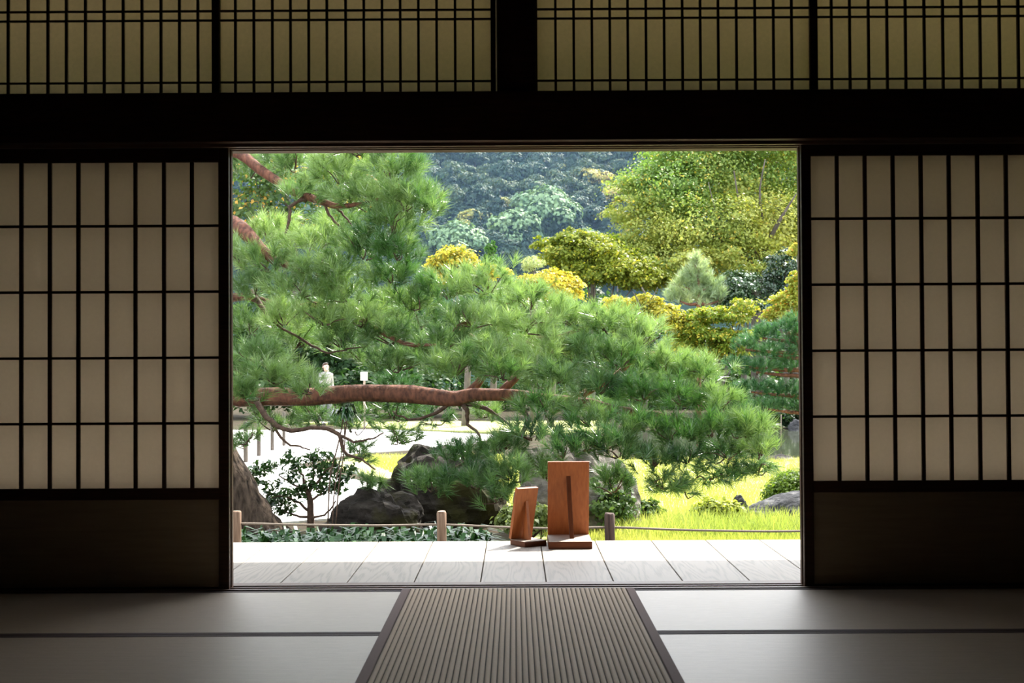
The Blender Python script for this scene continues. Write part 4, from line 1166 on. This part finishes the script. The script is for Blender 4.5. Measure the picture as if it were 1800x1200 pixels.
tree('low_maple', 'wide low yellow-green maple in tiers below the pale feathery pine', 33.8, [(1250, 555, 50, 16), (1215, 570, 36, 16), (1290, 560, 36, 18), (1235, 590, 56, 16), (1290, 595, 50, 18), (1200, 610, 40, 18), (1260, 620, 56, 18), (1310, 540, 26, 20)],
     18000, 0.075, (0.18, 0.26, 0.03), (0.42, 0.42, 0.06), c3=(0.56, 0.46, 0.07), p3=0.2, low=-0.2)
tree('glossy_tree', 'dark glossy-leaved evergreen with white glints right of the pale feathery pine', 37, [(1300, 500, 34, 30), (1285, 530, 30, 24), (1318, 535, 26, 24)], 5000, 0.085, (0.03, 0.07, 0.03), (0.06, 0.12, 0.045), mat='gloss', shell=0.4)
tree('glossy_tree', 'blackish glossy evergreen with white glints against the right door edge', 37.5, [(1380, 470, 34, 36), (1360, 510, 32, 34), (1390, 530, 30, 30)], 5600, 0.085, (0.022, 0.05, 0.03), (0.045, 0.09, 0.04), mat='gloss', shell=0.4)
tree('low_maple', 'yellow-green maple leaning in at the right door edge over the dark pine', 34.6, [(1385, 530, 30, 20), (1405, 505, 20, 30), (1370, 555, 36, 14), (1400, 440, 14, 14)], 6000, 0.08, (0.22, 0.30, 0.04), (0.48, 0.46, 0.08), c3=(0.6, 0.32, 0.05), p3=0.12)
tree('tall_tree', 'dark green tree with orange leaf sprays showing behind the upper left of the big pine', 48, [(440, 300, 70, 50), (500, 330, 60, 50), (430, 370, 70, 40), (560, 400, 70, 40), (640, 330, 70, 60)], 7000, 0.17, (0.05, 0.11, 0.04), (0.13, 0.20, 0.06),
     c3=(0.60, 0.36, 0.08), p3=0.08)
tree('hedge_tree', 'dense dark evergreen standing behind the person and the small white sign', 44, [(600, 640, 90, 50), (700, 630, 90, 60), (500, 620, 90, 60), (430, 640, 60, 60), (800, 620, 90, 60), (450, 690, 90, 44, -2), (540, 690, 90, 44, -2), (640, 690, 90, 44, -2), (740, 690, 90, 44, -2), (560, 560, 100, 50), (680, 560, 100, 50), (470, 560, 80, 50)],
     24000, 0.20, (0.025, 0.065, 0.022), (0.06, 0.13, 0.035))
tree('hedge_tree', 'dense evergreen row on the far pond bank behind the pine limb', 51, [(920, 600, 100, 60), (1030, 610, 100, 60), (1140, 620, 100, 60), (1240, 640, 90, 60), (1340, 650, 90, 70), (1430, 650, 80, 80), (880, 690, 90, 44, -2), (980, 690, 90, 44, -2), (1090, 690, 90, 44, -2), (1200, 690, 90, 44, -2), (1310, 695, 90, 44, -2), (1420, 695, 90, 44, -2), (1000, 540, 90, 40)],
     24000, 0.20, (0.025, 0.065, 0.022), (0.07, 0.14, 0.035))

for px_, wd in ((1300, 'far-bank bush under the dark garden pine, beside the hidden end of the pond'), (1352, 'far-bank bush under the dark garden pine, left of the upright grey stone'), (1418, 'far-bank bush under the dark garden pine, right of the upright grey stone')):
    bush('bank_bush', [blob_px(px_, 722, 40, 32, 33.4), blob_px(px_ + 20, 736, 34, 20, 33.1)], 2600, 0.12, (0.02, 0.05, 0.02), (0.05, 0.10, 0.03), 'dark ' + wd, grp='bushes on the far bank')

# pale feathery pine and dark garden pine
def small_pine(name, label, Y, pads_, trunk, mat_c, length, per, width, up, dens=1.0):
    e = empty(name, (float(at(trunk[0][0], trunk[0][1], Y)[0]), Y, GZ)); tag(e, label, 'tree')
    pts = [list(at(trunk[0][0], 720, Y)) + [trunk[0][2] * 1.2]] + [list(at(t[0], t[1], Y)) + [t[2]] for t in trunk]
    pts[0][2] = GZ - 0.1
    Q = spline(pts, 14)
    MB().tube(Q[:, :3], Q[:, 3], 8, 0.05).build('trunk', M['bark'], e, smooth=True)
    for i, p in enumerate(pads_):
        pine_pad(e, *p[:4], Y + (p[4] if len(p) > 4 else 0), dens=dens, up=up, length=length, per=per, width=width, c1=mat_c[0], c2=mat_c[1], name='needle_cluster')
        t = trunk[min(len(trunk) - 1, max(0, int(len(trunk) * 0.4)))]
        Q = spline([list(at(t[0], min(max(p[1] + 8, trunk[-1][1]), trunk[0][1]), Y)) + [0.05], list(at((t[0] + p[0]) / 2, p[1] + 10, Y)) + [0.035], list(at(p[0], p[1] + 4, Y)) + [0.015]], 6)
        MB().tube(Q[:, :3], Q[:, 3], 6, 0.05).build('branch', M['bark'], e, smooth=True)
    return e


small_pine('feathery_pine', 'pale feathery pine with upright shoots in front of the huge broad tree', 36.5,
           [(1225, 478, 22, 22), (1205, 500, 24, 20), (1245, 500, 24, 24), (1195, 525, 26, 18), (1230, 525, 34, 22), (1262, 525, 20, 20), (1222, 460, 8, 14)],
           [(1228, 600, .07), (1228, 540, .06), (1228, 500, .04), (1226, 465, .02)], ((0.26, 0.36, 0.20), (0.42, 0.50, 0.30)), 0.22, 44, 0.013, 1.3, dens=3.0)
small_pine('garden_pine', 'dark spreading pine by the pond at the right door edge', 23,
           [(1340, 590, 44, 20), (1385, 580, 36, 24), (1310, 610, 30, 16), (1360, 620, 50, 20), (1330, 650, 50, 20), (1390, 645, 40, 22), (1320, 685, 44, 18), (1375, 690, 46, 22), (1350, 715, 50, 16), (1410, 715, 40, 18), (1300, 640, 26, 14), (1405, 610, 40, 20)],
           [(1462, 740, .11), (1450, 690, .10), (1425, 630, .08), (1385, 585, .04)], ((0.035, 0.12, 0.05), (0.085, 0.22, 0.09)), 0.13, 46, 0.0075, 0.8, dens=2.2)

# bamboo pole standing in the pond
g = ground(1374, 790, GZ - 0.02)
tag(MB().tube([at(1373, 785, 25), at(1373, 760, 25), at(1373, 728, 25)], [0.010, 0.010, 0.009], 8).build('bamboo_pole', M['rope'], None, smooth=True), 'thin pale pole standing in the pond near the pine limb tip', 'pole')


# ------------------------------------------------------------------ small white sign and the person
sg = empty('garden_sign', tuple(at(640, 720, 34)[:2]) + (GZ,))
tag(sg, 'small white square notice board on a post beyond the bare pine limb', 'sign')
k = 34 / F_PX
c = at(640, 661, 34)
MB().box(c[0] - 6.3 * k, c[0] + 6.3 * k, c[1] - 0.02, c[1] + 0.01, c[2] - 7.5 * k, c[2] + 7.5 * k).build('notice_board', M['sign_front'], sg, bevel=0.004)
MB().box(c[0] - 1.8 * k, c[0] + 1.8 * k, c[1] + 0.011, c[1] + 0.06, GZ - 0.05, c[2] + 2 * k).build('post', M['rope'], sg)

skin = noise_mat('skin', (0.62, 0.40, 0.30), (0.68, 0.45, 0.34), (1, 1, 1), 20, rough=0.5)
cloth = noise_mat('pale_cloth', (0.36, 0.34, 0.33), (0.44, 0.42, 0.41), (1, 1, 1), 20, rough=0.8)
trous = noise_mat('grey_cloth', (0.16, 0.16, 0.18), (0.20, 0.20, 0.22), (1, 1, 1), 20, rough=0.8)
hairm = noise_mat('dark_hair', (0.035, 0.02, 0.014), (0.07, 0.045, 0.03), (1, 1, 1), 30, rough=0.5)


def skinned(name, verts, edges, radii, mat, parent, root=0, sub=2):
    me = bpy.data.meshes.new(name)
    me.from_pydata([tuple(v) for v in verts], edges, [])
    me.materials.append(mat)
    o = bpy.data.objects.new(name, me); COL.objects.link(o); o.parent = parent
    o.modifiers.new('skin', 'SKIN').use_smooth_shade = True
    for i, r in enumerate(radii):
        rr = r if isinstance(r, tuple) else (r, r)
        me.skin_vertices[0].data[i].radius = rr
        me.skin_vertices[0].data[i].use_root = (i == root)
    s = o.modifiers.new('subdivision', 'SUBSURF'); s.levels = sub; s.render_levels = sub
    return o


ppos = at(573, 700, 36)
pr = empty('person', (ppos[0], 36.0, GZ), math.radians(35))
tag(pr, 'dark-haired person in a pale top standing beyond the pine, one hand raised', 'person')
# local frame: faces -y, x to the side; height 1.58
bv = [(0, 0, .86), (0, 0, 1.02), (0, .005, 1.20), (0, 0, 1.32), (0, -.005, 1.39),                # 0-4 pelvis, waist, chest, upper chest, neck root
      (.155, 0, 1.29), (.185, .01, 1.03), (.18, -.09, .82), (.178, -.11, .75),                   # 5-8 hanging arm
      (-.155, 0, 1.29), (-.20, -.06, 1.05), (-.13, -.24, 1.22), (-.075, -.20, 1.36),             # 9-12 raised arm
      (.085, 0, .80), (.09, -.01, .46), (.09, .02, .08), (.095, -.11, .03),                      # 13-16 leg
      (-.085, 0, .80), (-.09, -.01, .46), (-.09, .02, .08), (-.095, -.11, .03)]
be = [(0, 1), (1, 2), (2, 3), (3, 4), (3, 5), (5, 6), (6, 7), (7, 8), (3, 9), (9, 10), (10, 11), (11, 12), (0, 13), (13, 14), (14, 15), (15, 16), (0, 17), (17, 18), (18, 19), (19, 20)]
brd = [(.15, .11), (.125, .095), (.145, .105), (.12, .09), .058, .055, .043, .032, .028, .055, .043, .032, .028, .085, .058, .042, .036, .085, .058, .042, .036]
skinned('body', bv, be, brd, cloth, pr)
# head with nose, then hair and eyes
hv = [(0, .005, 1.37), (0, 0, 1.42), (0, -.012, 1.455), (0, -.004, 1.51), (0, .006, 1.545), (0, -.088, 1.478), (0, -.105, 1.462)]
he = [(0, 1), (1, 2), (2, 3), (3, 4), (2, 5), (5, 6)]
skinned('head', hv, he, [.045, .045, (.068, .08), (.075, .09), (.06, .07), .014, .010], skin, pr)
hh = [(0, .055, 1.40), (0, .070, 1.48), (0, .040, 1.575), (0, -.050, 1.590)]
skinned('hair', hh, [(0, 1), (1, 2), (2, 3)], [(.06, .03), (.078, .045), (.078, .05), (.055, .022)], hairm, pr)
for sx in (-1, 1):
    MB().tube([(sx * .03, -.086, 1.497), (sx * .03, -.093, 1.497)], [.011, .007], 8).build('eye', hairm, None).parent = pr
    MB().tube([(sx * .076, .0, 1.47), (sx * .083, .008, 1.485), (sx * .078, .006, 1.505)], [.008, .014, .008], 6).build('ear', skin, None, smooth=True).parent = pr
MB().tube([(-.022, -.088, 1.437), (0, -.094, 1.436), (.022, -.088, 1.437)], [.004, .007, .004], 6).build('mouth', noise_mat('lips', (.4, .14, .12), (.45, .17, .14), rough=.5), None, smooth=True).parent = pr


def hand(base, d, up, parent):
    """palm with four fingers and a thumb as one skinned mesh, curled towards `up`"""
    b = np.array(base, float); d = unit(np.array(d, float)); up = unit(np.array(up, float)); s = np.cross(d, up)
    vs = [b, b + d * .045]; es = [(0, 1)]; rs = [(.024, .016), (.030, .015)]
    for i, (o_, L_) in enumerate(((-.027, .062), (-.009, .070), (.009, .066), (.026, .052))):
        n0 = len(vs)
        r0 = b + d * .062 + s * o_
        vs += [r0, r0 + d * L_ * .5 + up * .010, r0 + d * L_ * .78 + up * .034]
        es += [(1, n0), (n0, n0 + 1), (n0 + 1, n0 + 2)]; rs += [.0092, .0085, .0075]
    n0 = len(vs)
    vs += [b + d * .022 - s * .034 + up * .006, b + d * .052 - s * .048 + up * .022]
    es += [(0, n0), (n0, n0 + 1)]; rs += [.0105, .0088]
    skinned('hand', vs, es, rs, skin, parent, sub=1)


hand((-.073, -.195, 1.375), (.30, .25, 1.0), (.2, .9, -.2), pr)
hand((.178, -.115, .745), (0, -.25, -1), (-1, 0, 0), pr)
for sx in (-1, 1):
    skinned('trouser_leg', [(sx * .07, 0, .88), (sx * .088, 0, .78), (sx * .09, -.01, .46), (sx * .09, .02, .10)], [(0, 1), (1, 2), (2, 3)], [(.10, .115), (.098, .105), .072, .062], trous, pr)
    skinned('shoe', [(sx * .09, .04, .045), (sx * .093, -.06, .04), (sx * .095, -.15, .03)], [(0, 1), (1, 2)], [(.042, .045), (.045, .038), (.036, .026)], hairm, pr, root=1)

# ------------------------------------------------------------------ the wooded hill
def hill_z(y): return GZ + np.where(y < 118, (y - 100) * 0.04 * (y > 100), 0.72 + (y - 118) * 0.40)
gx = np.linspace(-110, 110, 45); gy = np.linspace(100, 300, 41)
GX, GY = np.meshgrid(gx, gy)
GZZ = hill_z(GY) + 1.2 * np.sin(GX * 0.11) * np.sin(GY * 0.09) * (GY > 118) - 0.05
vv = np.column_stack([GX.ravel(), GY.ravel(), GZZ.ravel()])
ii = np.arange(len(gy) - 1)[:, None] * len(gx) + np.arange(len(gx) - 1)[None, :]
ff = np.column_stack([ii.ravel(), ii.ravel() + 1, ii.ravel() + 1 + len(gx), ii.ravel() + len(gx)])
tag(np_mesh('hillside', vv, ff, M['hill'], None, smooth=True), kind='structure')


def hill_proto(n, kind, c1, c2, c3=None, p3=0.0):
    """unit tree meshes: crown radius about 1, base at z=0, height about 2.6"""
    if kind == 'round':
        bl = [(0, 0, 1.6, .75, .75, .7)] + [(.75 * math.cos(t), .75 * math.sin(t), 1.35 + .45 * math.sin(t * 2.3), .5, .5, .42) for t in np.linspace(0, 5.2, 6)]
    elif kind == 'cone':
        bl = [(0, 0, .8 + .42 * i, .85 - .17 * i, .85 - .17 * i, .34) for i in range(5)]
    else:
        bl = [(rng.uniform(-.8, .8), rng.uniform(-.8, .8), rng.uniform(1.0, 1.9), .55, .55, .30) for _ in range(8)]
    p, nr, pk = crown_points(bl, n, 0.75, 0.3, -0.3, 60, 0.12)
    nn = unit(nr * 1.0 + np.array([0, 0, 0.3]) + rng.normal(scale=0.2, size=p.shape))
    return p, nn, tints(n, c1, c2, p, 2.2, c3, p3)


protos = {}
def make_protos():
    hk = MB().tube(spline([(0, 0, -0.6), (.03, .02, .6), (0, 0, 1.6)], 6), np.linspace(.075, .03, 6), 7).build('trunk', M['trunk'], None, smooth=True)
    tr = hk.data
    bpy.data.objects.remove(hk)
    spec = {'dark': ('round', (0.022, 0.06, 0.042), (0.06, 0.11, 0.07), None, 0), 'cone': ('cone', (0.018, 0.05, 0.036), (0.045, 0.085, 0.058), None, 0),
            'pale': ('round', (0.20, 0.30, 0.17), (0.36, 0.46, 0.28), None, 0), 'mid': ('round', (0.12, 0.22, 0.11), (0.24, 0.36, 0.19), None, 0),
            'olive': ('flat', (0.16, 0.21, 0.06), (0.32, 0.34, 0.10), (0.46, 0.40, 0.12), 0.2), 'gold': ('flat', (0.36, 0.36, 0.10), (0.58, 0.52, 0.16), (0.62, 0.46, 0.16), 0.2),
            'darkflat': ('flat', (0.025, 0.062, 0.042), (0.07, 0.12, 0.062), (0.13, 0.17, 0.075), 0.15)}
    for k_, (kd, c1, c2, c3, p3) in spec.items():
        p, nn, cc = hill_proto(2600 if kd != 'flat' else 2200, kd, c1, c2, c3, p3)
        o = leaves_mesh('foliage', p, nn, 0.17, cc, M['far_leaf'], None, 0.7)
        protos[k_] = (o.data, tr)
        bpy.data.objects.remove(o)


make_protos()


def hill_y(px, py):
    """depth at which the slope is met behind pixel px, py"""
    for y in np.arange(121, 298, 0.5):
        if at(px, py, y)[2] <= float(hill_z(np.array(y))) + 0.2: return float(y)
    return 298.0


def hill_tree(kind, px, py, wpx, Y, label, grp=None, hk=1.0):
    """crown centred at px,py and about wpx wide, rooted on the slope"""
    Y = hill_y(px, py + 0.62 * wpx * hk)
    c = at(px, py, Y)
    s = wpx / 2 / 1.15 * Y / F_PX
    gz = float(hill_z(np.array(Y)))
    e = empty('hillside_tree', (c[0], c[1], gz), 0.0)
    tag(e, label, 'tree', grp)
    rz = rng.random() * 6.28
    up = c[2] - 1.4 * s * hk - gz
    f = bpy.data.objects.new('foliage', protos[kind][0]); COL.objects.link(f); f.parent = e
    f.location = (0, 0, up); f.scale = (s, s, s * hk); f.rotation_euler = (0, 0, rz); f['kind'] = 'stuff'
    t = bpy.data.objects.new('trunk', protos[kind][1]); COL.objects.link(t); t.parent = e
    t.scale = (s, s, max(0.2, (up + 1.4 * s * hk) / 1.6))
    return e


HG = 'trees on the wooded hill'
named = [
    ('mid', 962, 372, 112, 148, 'tall rounded green tree with the biggest crown on the hillside'),
    ('mid', 1000, 405, 60, 147, 'round green tree hugging the lower right of the biggest hillside crown'),
    ('mid', 905, 405, 92, 146, 'broad blue-green tree hugging the lower left of the biggest hillside crown'),
    ('pale', 849, 330, 40, 158, 'small pale mushroom-shaped tree alone on the dark hillside'),
    ('pale', 930, 298, 46, 162, 'pale grey-green tree with a slim trunk above the biggest hillside crown'),
    ('pale', 912, 322, 32, 160, 'little pale tree just below the slim-trunked pale tree on the hill'),
    ('gold', 1050, 318, 74, 152, 'golden tree on the hill beside the top of the huge broad tree'),
    ('gold', 1092, 345, 70, 150, 'yellow tree on the hill touching the edge of the huge broad tree'),
    ('olive', 1078, 385, 70, 146, 'olive tree with yellow tips low on the hill by the huge broad tree'),
    ('olive', 880, 365, 60, 152, 'olive bushy tree up-slope from the blue-green hillside tree'),
    ('olive', 838, 385, 60, 150, 'low olive tree in a row of lumpy crowns on the hill'),
    ('olive', 805, 400, 50, 149, 'yellowish low tree at the bottom of the lumpy olive row on the hill'),
    ('mid', 805, 428, 100, 120, 'wide green tree at the hill foot behind the golden maple'),
    ('mid', 855, 430, 60, 121, 'smaller green tree at the hill foot behind the small dark conifer'),
    ('olive', 895, 268, 46, 172, 'yellow-topped tree high on the hill, cut by the lintel'),
    ('gold', 942, 262, 26, 172, 'small golden tree high on the hill, cut by the lintel'),
    ('pale', 1060, 275, 40, 168, 'pale green tree high on the dark hill, left of the huge broad tree'),
    ('olive', 985, 300, 40, 164, 'small olive tree between the pale and golden trees on the hill'),
    ('mid', 1030, 425, 60, 122, 'blue-green tree at the hill foot above the dark olive tree'),
]
for a in named:
    hill_tree(*a, grp=HG, hk=1.0)
rs = random.Random(3)
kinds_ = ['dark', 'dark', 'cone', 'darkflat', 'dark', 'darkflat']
dark_words = {'dark': 'round-crowned dark tree', 'cone': 'pointed dark conifer', 'darkflat': 'dark tree with layered boughs'}
marks = [(962, 372, 'the biggest round crown'), (849, 330, 'the pale mushroom-shaped tree'), (930, 298, 'the slim-trunked pale tree'), (1050, 318, 'the golden tree'), (1078, 385, 'the low olive tree'),
         (820, 390, 'the lumpy olive row'), (805, 428, 'the wide hill-foot tree'), (895, 268, 'the yellow-topped tree'), (1060, 275, 'the high pale green tree'), (985, 300, 'the small olive tree'), (1030, 425, 'the blue-green hill-foot tree'),
         (745, 330, 'the tip of the top pine bough'), (775, 275, 'the top left of the slope')]
for row, py in enumerate([468, 450, 432, 414, 397, 381, 365, 350, 335, 320, 305, 290, 275, 260, 245, 230]):
    px = 705 + rs.uniform(0, 25)
    while px < 1142:
        wpx = rs.uniform(40, 64)
        kd = rs.choice(kinds_)
        y_ = py + rs.uniform(-7, 7)
        mx_, my_, mw = min(marks, key=lambda m: (m[0] - px) ** 2 + 2 * (m[1] - y_) ** 2)
        dx, dy = px - mx_, y_ - my_
        if mw.startswith('the tip') or mw.startswith('the top'): wd = 'near'
        elif abs(dy) * 1.4 > abs(dx): wd = 'just up-slope of' if dy < 0 else 'just down-slope of'
        else: wd = 'left of' if dx < 0 else 'right of'
        hill_tree(kd, px, y_, wpx, 0, dark_words[kd] + ' on the hill, ' + wd + ' ' + mw, 'dark trees on the shaded hill', rs.uniform(0.9, 1.3))
        px += wpx * rs.uniform(0.6, 0.9)

# evergreen hedges added out of view at both sides to cut light on the tatami
for side, wd in ((-1, 'left'), (1, 'right')):
    n_ = 26000
    u = rng.random(n_) * 15 + 8.6
    d_ = rng.normal(scale=0.5, size=n_)
    p = np.column_stack([side * (6.4 + np.abs(d_) + 0.3 * np.sin(u * 1.9)), u, GZ + 5.6 * rng.random(n_) ** 0.9 + 0.4 * np.sin(u * 2.6)])
    nn = np.array([-side * 0.8, 0, 0.6]) + rng.normal(scale=0.4, size=p.shape)
    o = leaves_mesh('shade_hedge', p, nn, 0.24, tints(n_, (0.025, 0.06, 0.02), (0.06, 0.12, 0.035), p, 1.5), M['leaf'], None)
    tag(o, 'added unseen evergreen screen cutting side light on the ' + wd + ' beyond the sliding doors', 'shade_hedge', kind='stuff')

# the rest of the wooded slope, to both sides of the part that shows through the doorway
fx, fc, fn = [], [], []
while len(fx) < 330:
    y_ = rng.uniform(119, 235); x_ = rng.uniform(-105, 105)
    px_ = 905 + x_ / y_ * F_PX
    if 690 < px_ < 1160 and y_ < 205: continue
    r_ = rng.uniform(2.2, 3.8)
    z_ = float(hill_z(np.array(y_)))
    p, nn, cc = hill_proto(330, rs.choice(['round', 'cone', 'flat']), (0.022, 0.06, 0.042), (0.06, 0.11, 0.07), (0.13, 0.17, 0.075), 0.08)
    fx.append(p * r_ + np.array([x_, y_, z_ + r_ * 0.2])); fn.append(nn); fc.append(cc)
o = leaves_mesh('forest', np.vstack(fx), np.vstack(fn), 1.35, np.vstack(fc), M['far_leaf'], None, 0.7)
tag(o, 'dense dark forest covering the hill to both sides of the doorway view', 'forest', kind='stuff')

# ------------------------------------------------------------------ thin haze lying before the hill
hm = bpy.data.materials.new('valley_haze'); hm.use_nodes = True
hn = hm.node_tree.nodes; hn.remove(hn['Principled BSDF'])
vs = hn.new('ShaderNodeVolumeScatter')
vs.inputs['Color'].default_value = (0.38, 0.62, 1.0, 1); vs.inputs['Density'].default_value = 0.0005; vs.inputs['Anisotropy'].default_value = 0.1
hm.node_tree.links.new(vs.outputs['Volume'], hn['Material Output'].inputs['Volume'])
hz = MB().box(-100, 100, 62, 290, GZ + 0.02, 95).build('haze', hm)
tag(hz, 'thin bluish haze lying before the wooded hill', 'haze', kind='stuff')
